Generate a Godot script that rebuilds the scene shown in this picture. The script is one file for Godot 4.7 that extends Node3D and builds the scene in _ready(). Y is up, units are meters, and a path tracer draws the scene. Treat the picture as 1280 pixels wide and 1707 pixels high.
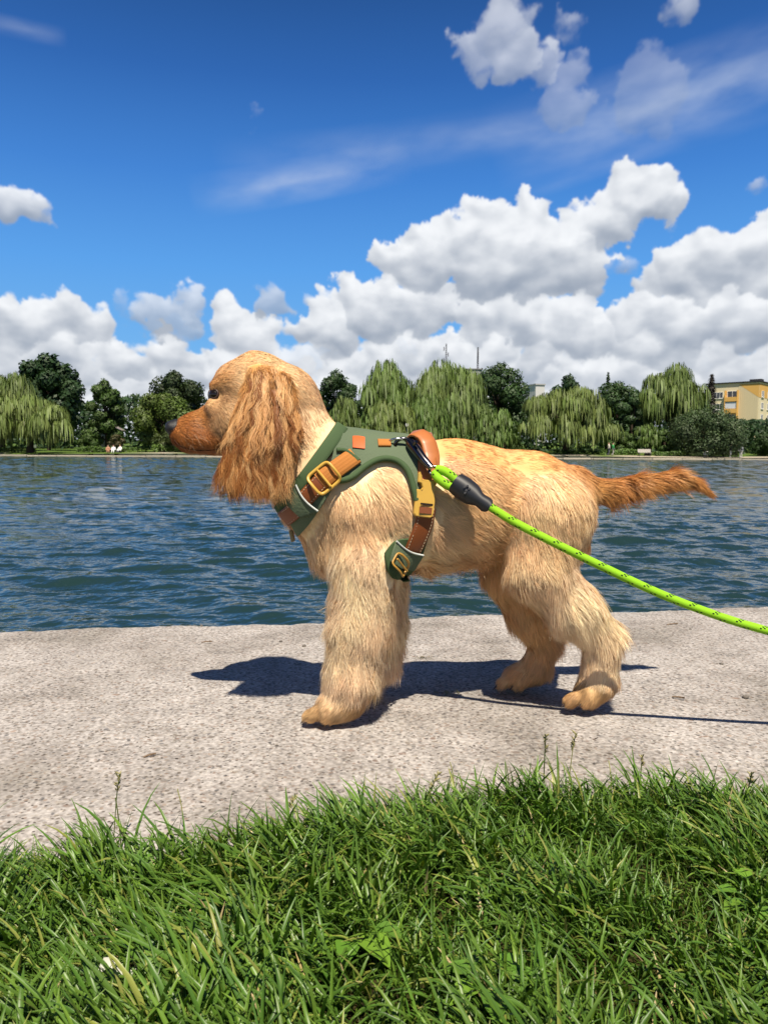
extends Node3D
# A puppy on a lakeside quay. Metres, y up; the photograph (1280 x 1707 pixels) was taken from about 0.36 m above the concrete.

const FOCAL := 1285.0            # focal length in photograph pixels
const EYE := Vector3(0, 0.36, 0)
const WATER_Y := -0.26
const SHORE := 104.0             # metres to the far water line
var eye_basis: Basis
var rng := RandomNumberGenerator.new()

func _ready() -> void:
	make_camera()
	make_sky()
	make_sun()
	make_quay()
	make_lake()
	make_far_bank()
	make_buildings()
	make_trees()
	make_far_details()
	make_dog()
	make_harness()
	make_fur()
	make_leash()
	make_lawn()
	make_quay_litter()

func make_camera() -> void:
	var cam := Camera3D.new()
	cam.name = "camera"
	cam.position = EYE
	cam.rotation = Vector3(deg_to_rad(-4.34), 0, deg_to_rad(0.31))
	cam.near = 0.05
	cam.far = 3000.0
	var lens := CameraAttributesPhysical.new()
	lens.frustum_near = 0.05
	lens.frustum_far = 3000.0
	lens.frustum_focal_length = 12.0 / (853.5 / FOCAL)
	lens.frustum_focus_distance = 1.0
	lens.exposure_aperture = 16.0
	cam.attributes = lens
	cam.fov = rad_to_deg(2.0 * atan(853.5 / FOCAL))
	add_child(cam)
	eye_basis = cam.basis

func make_sun() -> void:
	var sun := DirectionalLight3D.new()
	sun.name = "sun"
	sun.light_color = Color(1.0, 0.955, 0.88)
	sun.light_energy = 1.6
	sun.light_angular_distance = 0.55
	sun.shadow_enabled = true
	add_child(sun)
	sun.look_at_from_position(Vector3(0.06, 1.0, 0.53), Vector3.ZERO)

# ---- pixels of the photograph as directions -------------------------------------------------
func ray(px: float, py: float) -> Vector3:
	return eye_basis * Vector3((px - 640.0) / FOCAL, -(py - 853.5) / FOCAL, -1.0)

func ground_at(px: float, py: float, y := 0.0) -> Vector3:
	var d := ray(px, py)
	return EYE + d * ((y - EYE.y) / d.y)

func depth_at(px: float, py: float, depth: float) -> Vector3:
	var d := ray(px, py)
	return EYE + d * (depth / -d.z)

# ---- geometry ------------------------------------------------------------------------------
class Geo:
	var v := PackedVector3Array()
	var n := PackedVector3Array()
	var c := PackedColorArray()
	var uv := PackedVector2Array()
	var i := PackedInt32Array()

	func put(p: Vector3, normal: Vector3, color := Color.WHITE, at := Vector2.ZERO) -> int:
		v.append(p)
		n.append(normal)
		c.append(color)
		uv.append(at)
		return v.size() - 1

	func tri(a: int, b: int, d: int) -> void:   # turned so that its front agrees with its normals
		if (v[b] - v[a]).cross(v[d] - v[a]).dot(n[a] + n[b] + n[d]) > 0.0:
			i.append_array(PackedInt32Array([a, d, b]))
		else:
			i.append_array(PackedInt32Array([a, b, d]))

	func quad(a: int, b: int, d: int, e: int) -> void:
		tri(a, b, d)
		tri(a, d, e)

	func flat_quad(a: Vector3, b: Vector3, d: Vector3, e: Vector3, normal: Vector3, color := Color.WHITE) -> void:
		quad(put(a, normal, color, Vector2(0, 0)), put(b, normal, color, Vector2(1, 0)), put(d, normal, color, Vector2(1, 1)), put(e, normal, color, Vector2(0, 1)))

	func box(t: Transform3D, size: Vector3, color := Color.WHITE, bevel := 0.0) -> void:
		var h := size / 2.0
		var k := h - Vector3.ONE * bevel
		for axis in 3:
			for s in [-1.0, 1.0]:
				var o := Vector3.ZERO
				o[axis] = h[axis] * s
				var p := Vector3.ZERO
				var q := Vector3.ZERO
				p[(axis + 1) % 3] = k[(axis + 1) % 3]
				q[(axis + 2) % 3] = k[(axis + 2) % 3]
				var nn := Vector3.ZERO
				nn[axis] = s
				flat_quad(t * (o - p - q), t * (o + p - q), t * (o + p + q), t * (o - p + q), (t.basis * nn).normalized(), color)
		if bevel <= 0.0:
			return
		for axis in 3:
			var u := (axis + 1) % 3
			var w := (axis + 2) % 3
			for s in [-1.0, 1.0]:
				for r in [-1.0, 1.0]:
					var along := Vector3.ZERO
					along[axis] = k[axis]
					var e1 := Vector3.ZERO
					e1[u] = h[u] * s
					e1[w] = k[w] * r
					var e2 := Vector3.ZERO
					e2[u] = k[u] * s
					e2[w] = h[w] * r
					var nn := Vector3.ZERO
					nn[u] = s
					nn[w] = r
					flat_quad(t * (e1 - along), t * (e1 + along), t * (e2 + along), t * (e2 - along), (t.basis * nn).normalized(), color)
		for a in [-1.0, 1.0]:
			for b in [-1.0, 1.0]:
				for d in [-1.0, 1.0]:
					var nn: Vector3 = (t.basis * Vector3(a, b, d)).normalized()
					var p0 := put(t * Vector3(h.x * a, k.y * b, k.z * d), nn, color)
					var p1 := put(t * Vector3(k.x * a, h.y * b, k.z * d), nn, color)
					var p2 := put(t * Vector3(k.x * a, k.y * b, h.z * d), nn, color)
					tri(p0, p1, p2)

	# a round tube through pts; radii one number or one per point; colors likewise; uv.x round, uv.y metres along
	func tube(pts: PackedVector3Array, radii, sides := 8, colors = Color.WHITE, closed := false, capped := true, flat := 1.0, flat_axis := Vector3.UP) -> void:
		var count := pts.size()
		var start := v.size()
		var run := 0.0
		var side := Vector3.ZERO
		for k in count:
			var before := pts[(k - 1 + count) % count] if closed or k > 0 else pts[k]
			var after := pts[(k + 1) % count] if closed or k < count - 1 else pts[k]
			var dir := (after - before).normalized()
			if k == 0:
				side = dir.cross(flat_axis)
				if side.length() < 0.1:
					side = dir.cross(Vector3.RIGHT)
			side = (side - dir * side.dot(dir)).normalized()
			var up := side.cross(dir).normalized()
			var r: float = radii[k] if radii is Array or radii is PackedFloat32Array else radii
			var col: Color = colors[k] if colors is Array or colors is PackedColorArray else colors
			if k > 0:
				run += pts[k].distance_to(pts[k - 1])
			for j in sides + 1:
				var a := TAU * j / sides
				var nn := side * cos(a) + up * sin(a) / flat
				put(pts[k] + side * cos(a) * r + up * sin(a) * r * flat, nn.normalized(), col, Vector2(float(j) / sides, run))
		var rings := count if closed else count - 1
		for k in rings:
			var a0 := start + k * (sides + 1)
			var b0 := start + ((k + 1) % count) * (sides + 1)
			for j in sides:
				quad(a0 + j, a0 + j + 1, b0 + j + 1, b0 + j)
		if capped and not closed:
			for e in [0, count - 1]:
				var dir: Vector3 = (pts[0] - pts[1]).normalized() if e == 0 else (pts[count - 1] - pts[count - 2]).normalized()
				var col: Color = colors[e] if colors is Array or colors is PackedColorArray else colors
				var mid := put(pts[e], dir, col)
				var first := v.size()
				for j in sides + 1:
					put(v[start + e * (sides + 1) + j], dir, col)
				for j in sides:
					tri(mid, first + j, first + j + 1)

	func mesh() -> ArrayMesh:
		var arrays := []
		arrays.resize(Mesh.ARRAY_MAX)
		arrays[Mesh.ARRAY_VERTEX] = v
		arrays[Mesh.ARRAY_NORMAL] = n
		arrays[Mesh.ARRAY_COLOR] = c
		arrays[Mesh.ARRAY_TEX_UV] = uv
		arrays[Mesh.ARRAY_INDEX] = i
		var m := ArrayMesh.new()
		m.add_surface_from_arrays(Mesh.PRIMITIVE_TRIANGLES, arrays)
		return m

func smooth_path(pts: Array, steps: int) -> PackedVector3Array:   # Catmull-Rom
	var out := PackedVector3Array()
	for k in pts.size() - 1:
		var a: Vector3 = pts[maxi(k - 1, 0)]
		var b: Vector3 = pts[k]
		var d: Vector3 = pts[k + 1]
		var e: Vector3 = pts[mini(k + 2, pts.size() - 1)]
		for s in steps:
			out.append(b.cubic_interpolate(d, a, e, float(s) / steps))
	out.append(pts[-1])
	return out

func smooth_path2(pts: Array, steps: int) -> PackedVector2Array:
	var out := PackedVector2Array()
	for k in pts.size() - 1:
		var a: Vector2 = pts[maxi(k - 1, 0)]
		var b: Vector2 = pts[k]
		var d: Vector2 = pts[k + 1]
		var e: Vector2 = pts[mini(k + 2, pts.size() - 1)]
		for s in steps:
			out.append(b.cubic_interpolate(d, a, e, float(s) / steps))
	out.append(pts[-1])
	return out

# ---- nodes ---------------------------------------------------------------------------------
var taken := {}
func numbered(called: String) -> String:
	var k: int = taken.get(called, 0)
	taken[called] = k + 1
	return called if k == 0 else "%s_%03d" % [called, k]

func part(called: String, shape, mat: Material, parent: Node = null) -> MeshInstance3D:
	var o := MeshInstance3D.new()
	o.name = called
	o.mesh = shape.mesh() if shape is Geo else shape
	o.material_override = mat
	if parent:
		parent.add_child(o, true)
	else:
		o.name = numbered(called)
		add_child(o, true)
	return o

func thing(called: String, label: String, category: String, at := Vector3.ZERO, group := "") -> Node3D:
	var o := Node3D.new()
	o.name = numbered(called)
	o.position = at
	add_child(o, true)
	return tag(o, label, category, group)

func tag(o: Node3D, label: String, category: String, group := "") -> Node3D:
	o.set_meta("label", label)
	o.set_meta("category", category)
	if group:
		o.set_meta("group", group)
	return o

func structure(o: Node3D, label := "") -> Node3D:
	o.set_meta("kind", "structure")
	if label:
		o.set_meta("label", label)
	return o

func stuff(o: Node3D) -> Node3D:
	o.set_meta("kind", "stuff")
	return o

# colours are given as linear base colours
func mat(color: Color, roughness := 0.8, specular := 0.5, vertex := false) -> StandardMaterial3D:
	var m := StandardMaterial3D.new()
	m.albedo_color = color.linear_to_srgb()
	m.roughness = roughness
	m.metallic_specular = specular
	m.vertex_color_use_as_albedo = vertex
	return m

func noise(frequency: float, octaves := 4, seed_ := 1, kind := FastNoiseLite.TYPE_SIMPLEX_SMOOTH) -> FastNoiseLite:
	var n := FastNoiseLite.new()
	n.noise_type = kind
	n.seed = seed_
	n.frequency = frequency
	n.fractal_octaves = octaves
	if octaves < 2:
		n.fractal_type = FastNoiseLite.FRACTAL_NONE
	return n

func noise_texture(size: int, n: FastNoiseLite, colors: Array, stops: Array) -> NoiseTexture2D:
	var t := NoiseTexture2D.new()
	t.width = size
	t.height = size
	t.seamless = true
	t.noise = n
	t.generate_mipmaps = false
	var g := Gradient.new()
	g.offsets = PackedFloat32Array(stops)
	var packed := PackedColorArray()
	for k in colors:
		packed.append(k)
	g.colors = packed
	t.color_ramp = g
	return t

func triplanar(m: StandardMaterial3D, scale_: float) -> void:
	m.uv1_triplanar = true
	m.uv1_world_triplanar = true
	m.uv1_scale = Vector3.ONE * scale_

func vary(c: Color, amount: float) -> Color:
	var k := 1.0 + rng.randf_range(-amount, amount)
	return Color(c.r * k, c.g * k * (1.0 + rng.randf_range(-0.05, 0.05)), c.b * k)

# ---- sky: a computed panorama of air and clouds ----------------------------------------------
func sky_air(el: float) -> Vector3:
	var stops := [-5.0, 0.0, 6.0, 13.0, 19.0, 25.0, 31.0, 45.0, 90.0]
	var cols := [Vector3(0.30, 0.55, 0.86), Vector3(0.30, 0.56, 0.88), Vector3(0.19, 0.48, 0.87), Vector3(0.110, 0.365, 0.83), Vector3(0.060, 0.235, 0.66), Vector3(0.032, 0.138, 0.45), Vector3(0.019, 0.082, 0.275), Vector3(0.013, 0.053, 0.175), Vector3(0.011, 0.043, 0.140)]
	for k in stops.size() - 1:
		if el < stops[k + 1]:
			var t: float = clampf((el - stops[k]) / (stops[k + 1] - stops[k]), 0.0, 1.0)
			return (cols[k] as Vector3).lerp(cols[k + 1], t)
	return cols[-1]

func angles(d: Vector3) -> Vector2:
	d = d.normalized()
	return Vector2(rad_to_deg(atan2(d.x, -d.z)), rad_to_deg(asin(d.y)))

# puffs: [azimuth, elevation, radius, thickness 0..1, greyness 0..1]; all in degrees
func paint_clouds(w: int, h: int, az0: float, el_top: float, per_degree: float, puffs: Array, cirrus: Array) -> PackedFloat32Array:
	var dome := PackedFloat32Array()
	dome.resize(w * h)
	var grey := PackedFloat32Array()
	grey.resize(w * h)
	var thick := PackedFloat32Array()
	thick.resize(w * h)
	for p in puffs:
		var cx: float = (p[0] - az0) * per_degree
		var cy: float = (el_top - p[1]) * per_degree
		var squeeze: float = cos(deg_to_rad(clampf(p[1], 0.0, 80.0)))
		var r: float = p[2] * per_degree
		var rx: float = r / squeeze
		var inv := 1.0 / (r * r)
		for y in range(maxi(0, int(cy - r)), mini(h, int(cy + r) + 2)):
			var dy := (y - cy)
			for x in range(maxi(0, int(cx - rx)), mini(w, int(cx + rx) + 2)):
				var dx := (x - cx) * squeeze
				var q := 1.0 - (dx * dx + dy * dy) * inv
				if q > 0.0:
					var at := y * w + x
					var height: float = sqrt(q) * p[2]
					var old := dome[at]
					var k: float = 0.22
					var m := maxf(k - absf(height - old), 0.0) / k
					var joined := maxf(height, old) + m * m * k * 0.25
					var share := clampf((height - old) / 0.5 + 0.5, 0.0, 1.0)
					grey[at] = lerpf(grey[at], clampf(p[4] + 0.55 * dy / r, 0.0, 1.0), share)
					thick[at] = maxf(thick[at], p[3] * minf(1.0, q * 3.0))
					dome[at] = joined
	var coarse := noise(0.16, 4, 11)
	var warp_a := noise(0.30, 5, 12)
	var warp_b := noise(0.30, 5, 13)
	var billow := noise(0.42, 6, 14)
	var lumps := noise(0.42, 3, 16)
	var wisps := noise(0.30, 5, 15)
	var tall := PackedFloat32Array()
	tall.resize(w * h)
	var bulk := PackedFloat32Array()
	bulk.resize(w * h)
	var hard := PackedFloat32Array()
	hard.resize(w * h)
	var shade := PackedFloat32Array()
	shade.resize(w * h)
	for y in h:
		var el := el_top - y / per_degree
		var stretch := cos(deg_to_rad(clampf(el, 0.0, 80.0)))
		for x in w:
			var az := az0 + x / per_degree
			var u := az * stretch
			var sx := x + int(warp_a.get_noise_2d(u, el) * 1.5 * per_degree)
			var sy := y + int(warp_b.get_noise_2d(u, el) * 1.3 * per_degree)
			if sx < 0 or sy < 0 or sx >= w or sy >= h:
				continue
			var from := sy * w + sx
			var d := dome[from]
			if d <= 0.0:
				continue
			var b := billow.get_noise_2d(u, el * 1.15)
			var at := y * w + x
			tall[at] = d - (0.66 + 0.8 * (1.0 - thick[from])) * b - 0.20
			bulk[at] = d - 0.12 * b + 0.25 * lumps.get_noise_2d(u, el * 1.2)
			hard[at] = thick[from]
			shade[at] = grey[from]
	for round_ in 2:
		bulk = softened(bulk, w, h, maxi(1, int(per_degree * 0.28)))
	var out := PackedFloat32Array()
	out.resize(w * h * 3)
	var sun := Vector3(0.10, 0.80, 0.58).normalized()
	for y in h:
		var el := el_top - y / per_degree
		var air := sky_air(el)
		var stretch := cos(deg_to_rad(clampf(el, 0.0, 80.0)))
		for x in w:
			var at := y * w + x
			var col := air
			var az := az0 + x / per_degree
			for s in cirrus:
				# [az, el, length, width, tilt, strength]
				var dx: float = (az - s[0]) * stretch
				var dy: float = el - s[1]
				var along: float = (dx * cos(s[4]) + dy * sin(s[4])) / s[2]
				if absf(along) > 1.0:
					continue
				var across: float = (dy * cos(s[4]) - dx * sin(s[4])) / s[3]
				if absf(across) > 1.0:
					continue
				var veil: float = (1.0 - along * along) * (1.0 - absf(across)) * s[5]
				veil *= clampf(0.75 + 0.9 * wisps.get_noise_2d(along * s[2] * 0.5 + s[0], across * s[3] * 1.4), 0.0, 1.4)
				col = col.lerp(Vector3(0.62, 0.70, 0.84), clampf(veil, 0.0, 0.85))
			var t := tall[at]
			if t > -0.35:
				var gx := 0.0
				var gy := 0.0
				if x > 0 and x < w - 1 and y > 0 and y < h - 1:
					gx = (bulk[at + 1] - bulk[at - 1]) * 0.5 * per_degree
					gy = (bulk[at - w] - bulk[at + w]) * 0.5 * per_degree
				gx = clampf(gx * 0.95, -1.3, 1.3)
				gy = clampf(gy * 0.95, -1.3, 1.3)
				var nn := Vector3(-gx, -gy, 1.0).normalized()
				var lit := clampf(0.42 + 0.62 * nn.dot(sun), 0.0, 1.0)
				lit += 0.10 * billow.get_noise_2d(az * stretch * 1.7, el * 1.7)
				lit *= 1.0 - 0.60 * clampf(shade[at] * 1.1 + 0.55 * coarse.get_noise_2d(az * stretch * 1.6, el * 3.4), 0.0, 1.0)
				var white := Vector3(0.25, 0.31, 0.41).lerp(Vector3(0.90, 0.925, 0.96), lit)
				var soft := lerpf(2.4, 0.55, sqrt(hard[at]))
				var alpha := smoothstep(-0.05, soft, t) * minf(1.0, hard[at] * 1.25)
				col = col.lerp(white, alpha)
			out[at * 3] = col.x
			out[at * 3 + 1] = col.y
			out[at * 3 + 2] = col.z
	return out

func softened(a: PackedFloat32Array, w: int, h: int, r: int) -> PackedFloat32Array:   # box blur, rows then columns
	var b := a.duplicate()
	var k := 1.0 / (2 * r + 1)
	for y in h:
		var row := y * w
		var sum := 0.0
		for x in 2 * r:
			sum += a[row + x]
		for x in range(r, w - r):
			sum += a[row + x + r]
			b[row + x] = sum * k
			sum -= a[row + x - r]
	var c := b.duplicate()
	for x in w:
		var sum := 0.0
		for y in 2 * r:
			sum += b[y * w + x]
		for y in range(r, h - r):
			sum += b[(y + r) * w + x]
			c[y * w + x] = sum * k
			sum -= b[(y - r) * w + x]
	return c

func make_sky() -> void:
	rng.seed = 5
	var puffs := []
	# cumulus in view, as [pixel x, pixel y, radius in pixels, thickness, greyness]
	var seen := [
		[665, 440, 40, 1.0, .2], [715, 425, 48, 1.0, .2], [770, 400, 50, 1.0, .15], [815, 375, 45, 1.0, .1], [882, 362, 38, 1.0, .05], [860, 425, 68, 1.0, .25], [950, 430, 60, 1.0, .3], [975, 385, 40, .9, .2],
		[1005, 370, 46, .95, .2], [1045, 335, 44, 1.0, .1], [1085, 312, 40, 1.0, .05], [1110, 345, 34, .8, .2], [985, 452, 42, 1.0, .5], [790, 452, 52, 1.0, .5], [700, 466, 38, 1.0, .5], [880, 470, 48, 1.0, .6], [1030, 440, 24, .4, .5],
		[1085, 470, 34, .9, .35], [1130, 445, 44, 1.0, .3], [1190, 428, 48, 1.0, .25], [1250, 412, 44, 1.0, .25], [1310, 400, 50, 1.0, .2], [1150, 480, 34, 1.0, .6], [1220, 465, 40, 1.0, .55], [1300, 455, 46, 1.0, .5],
		[30, 345, 36, .75, .35], [5, 340, 34, .75, .35], [60, 352, 22, .6, .5], [-30, 350, 30, .7, .4],
		[20, 545, 44, .9, .45], [70, 535, 40, .9, .4], [120, 525, 40, .95, .3], [155, 555, 34, .8, .5], [205, 505, 26, .35, .6], [255, 520, 34, .6, .6], [310, 505, 34, .6, .6], [290, 535, 36, .55, .7],
		[380, 525, 28, .95, .1], [400, 555, 46, 1.0, .15], [450, 500, 34, .55, .7], [430, 575, 50, 1.0, .25], [520, 535, 40, 1.0, .25], [560, 555, 46, 1.0, .4], [590, 490, 40, 1.0, .15], [630, 520, 52, 1.0, .4], [690, 525, 50, 1.0, .5], [740, 510, 34, 1.0, .4],
		[790, 530, 44, 1.0, .15], [830, 510, 36, 1.0, .1], [880, 535, 52, 1.0, .25], [950, 545, 52, 1.0, .25], [1010, 560, 40, 1.0, .3], [1070, 530, 46, 1.0, .3], [1130, 545, 54, 1.0, .45], [1200, 530, 50, 1.0, .35], [1260, 535, 54, 1.0, .4], [1320, 530, 54, 1.0, .4],
		[830, 50, 46, .46, .25], [865, 85, 46, .50, .25], [800, 90, 36, .44, .3], [890, 115, 38, .38, .3], [850, 20, 32, .38, .3], [940, 50, 24, .30, .4], [958, 108, 30, .26, .4], [940, 160, 50, .24, .4], [1080, 150, 60, .15, .4], [1130, 5, 30, .42, .5], [420, 192, 14, .4, .4], [1262, 306, 18, .5, .5],
	]
	for k in 40:   # the low bank behind the trees
		seen.append([-200.0 + k * 44.0, 600.0 + rng.randf_range(-16, 22), rng.randf_range(28, 52), rng.randf_range(.7, 1.0), rng.randf_range(.05, .6)])
		seen.append([-220.0 + k * 44.0, 650.0 + rng.randf_range(-14, 14), rng.randf_range(34, 56), 1.0, rng.randf_range(.2, .8)])
		seen.append([-200.0 + k * 44.0, 720.0, 70.0, 1.0, .45])
	for s in seen:
		var a := angles(ray(s[0], s[1]))
		puffs.append([a.x, a.y, rad_to_deg(s[2] / FOCAL) * 0.98, s[3], s[4]])
		if s[2] > 30 and s[3] > .8:   # smaller heads budding on the large ones
			for b in 5:
				var t := rng.randf_range(-0.5, PI + 0.5)
				var r: float = s[2] * rng.randf_range(.22, .5)
				a = angles(ray(s[0] + cos(t) * s[2] * .82, s[1] - sin(t) * s[2] * .82))
				puffs.append([a.x, a.y, rad_to_deg(r / FOCAL) * 1.05, s[3], clampf(s[4] - .1, 0, 1)])
	# the same weather goes on all round
	for k in 155:
		var az := 29.0 + 2.0 * k
		var swell := 1.6 * sin(az * .09) + 1.2 * sin(az * .23)
		puffs.append([az + rng.randf_range(-.6, .6), 9.0 + swell + rng.randf_range(-.8, .8), rng.randf_range(1.4, 2.5), 1.0, rng.randf_range(.05, .45)])
		puffs.append([az + rng.randf_range(-.6, .6), 6.0 + .5 * swell + rng.randf_range(-.6, .6), rng.randf_range(1.6, 2.6), 1.0, rng.randf_range(.1, .6)])
		puffs.append([az, 3.2, 2.5, 1.0, rng.randf_range(.2, .8)])
		puffs.append([az, .5, 2.8, 1.0, .45])
	for k in 15:
		var az := 40.0 + 19.0 * k + rng.randf_range(-6, 6)
		var el := rng.randf_range(14, 40)
		var size := rng.randf_range(.6, 1.2)
		for b in 16:
			var x := rng.randf_range(-1, 1)
			puffs.append([az + x * 7.0 * size, el + rng.randf_range(0, 3.0) * (1.0 - x * x) * size, rng.randf_range(.9, 2.0) * size, .95, rng.randf_range(.05, .5)])
	var cirrus := []
	for s in [[500, 300, 170, 34, .20, .38], [1130, 165, 270, 70, .18, .36], [880, 215, 220, 30, .10, .20], [620, 250, 240, 40, .12, .14], [1000, 280, 120, 14, .25, .14], [30, 45, 60, 14, 0., .2]]:
		var a := angles(ray(s[0], s[1]))
		cirrus.append([a.x, a.y, rad_to_deg(s[2] / FOCAL), rad_to_deg(s[3] / FOCAL), s[4], s[5]])
	for k in 12:
		cirrus.append([rng.randf_range(36, 324), rng.randf_range(16, 60), rng.randf_range(6, 14), rng.randf_range(2, 4), rng.randf_range(-.2, .3), .3])
	# the whole dome coarsely, then the part towards the lake again with the same clouds and more detail
	var width := 4096
	var ppd := width / 360.0
	var cw := 1024
	var ch := 268
	var wrapped := puffs.duplicate()
	for p in puffs:
		if p[0] < 0.0:
			wrapped.append([p[0] + 360.0, p[1], p[2], p[3], p[4]])
	var wrapped_cirrus := cirrus.duplicate()
	for s in cirrus:
		if s[0] < 40.0:
			wrapped_cirrus.append([s[0] + 360.0, s[1], s[2], s[3], s[4], s[5]])
	var rough := Image.create_from_data(cw, ch, false, Image.FORMAT_RGBF, paint_clouds(cw, ch, 0.0, 90.0, ppd / 4.0, wrapped, wrapped_cirrus).to_byte_array())
	rough.resize(width, ch * 4, Image.INTERPOLATE_BILINEAR)
	var pano := Image.create(width, 2048, false, Image.FORMAT_RGBF)
	var low := sky_air(-5.0)
	pano.fill(Color(low.x * .5, low.y * .45, low.z * .35))
	pano.blit_rect(rough, Rect2i(0, 0, width, ch * 4), Vector2i.ZERO)
	var half_width := 420
	var margin := 40
	var fh := 560
	var top := 1044 - fh
	var fine := Image.create_from_data((half_width + margin) * 2, fh, false, Image.FORMAT_RGBF, paint_clouds((half_width + margin) * 2, fh, -(half_width + margin) / ppd, 90.0 - top / ppd, ppd, puffs, cirrus).to_byte_array())
	pano.blit_rect(fine, Rect2i(half_width + margin, margin, half_width, fh - margin), Vector2i(0, top + margin))
	pano.blit_rect(fine, Rect2i(margin, margin, half_width, fh - margin), Vector2i(width - half_width, top + margin))
	var sky := Sky.new()
	var sm := PanoramaSkyMaterial.new()
	sm.panorama = ImageTexture.create_from_image(pano)
	sky.sky_material = sm
	var e := Environment.new()
	e.background_mode = Environment.BG_SKY
	e.sky = sky
	e.tonemap_mode = Environment.TONE_MAPPER_LINEAR
	e.tonemap_exposure = 1.62
	e.background_energy_multiplier = 0.62
	e.sdfgi_enabled = true
	e.ssao_enabled = true
	e.ssil_enabled = true
	var w := WorldEnvironment.new()
	w.name = "environment"
	w.environment = e
	add_child(w)

# ---- the concrete quay ------------------------------------------------------------------------
func concrete_images() -> Array:
	var size := 1024
	var rgb := PackedByteArray()
	rgb.resize(size * size * 3)
	var high := PackedByteArray()
	high.resize(size * size)
	var base_noise := noise(0.010, 5, 3).get_seamless_image(size, size).get_data()
	var fine_noise := noise(0.10, 3, 4).get_seamless_image(size, size).get_data()
	for k in size * size:
		var m: int = base_noise[k] - 128
		var f: int = fine_noise[k] - 128
		var t := 186 + m / 6 + f / 3
		rgb[k * 3] = clampi(t, 0, 255)
		rgb[k * 3 + 1] = clampi(t - 4, 0, 255)
		rgb[k * 3 + 2] = clampi(t - 8, 0, 255)
		high[k] = clampi(120 + f / 3 + m / 8, 0, 255)
	# aggregate: small stones of several colours, then pits
	var stones := [[206, 203, 200], [160, 156, 151], [186, 178, 166], [116, 108, 100], [224, 221, 217], [168, 150, 136], [106, 106, 108], [198, 191, 180], [150, 130, 118], [136, 128, 118]]
	for g in 42000:
		var cx := rng.randi_range(0, size - 1)
		var cy := rng.randi_range(0, size - 1)
		var pit: bool = g % 6 == 0
		var a := rng.randf_range(1.0, 3.6) if not pit else rng.randf_range(0.8, 2.6)
		if g % 61 == 0:
			a *= 1.7
		var b := a * rng.randf_range(0.45, 1.0)
		var turn := rng.randf_range(0, PI)
		var cs := cos(turn)
		var sn := sin(turn)
		var col: Array = stones[rng.randi() % stones.size()] if not pit else [62, 56, 52]
		var dim := rng.randf_range(0.86, 1.08)
		var strength := rng.randf_range(0.30, 0.85)
		var reach := int(ceil(a))
		for dy in range(-reach, reach + 1):
			for dx in range(-reach, reach + 1):
				var u := (dx * cs + dy * sn) / a
				var v := (dy * cs - dx * sn) / b
				var q := 1.0 - u * u - v * v
				if q <= 0.0:
					continue
				var at := ((cy + dy + size) % size) * size + (cx + dx + size) % size
				var s := strength * minf(1.0, q * 2.0)
				for ch in 3:
					rgb[at * 3 + ch] = clampi(int(lerpf(rgb[at * 3 + ch], col[ch] * dim, s)), 0, 255)
				high[at] = clampi(high[at] + int((-70.0 if pit else 46.0) * q), 0, 255)
	return [Image.create_from_data(size, size, false, Image.FORMAT_RGB8, rgb), Image.create_from_data(size, size, false, Image.FORMAT_L8, high)]

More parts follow.
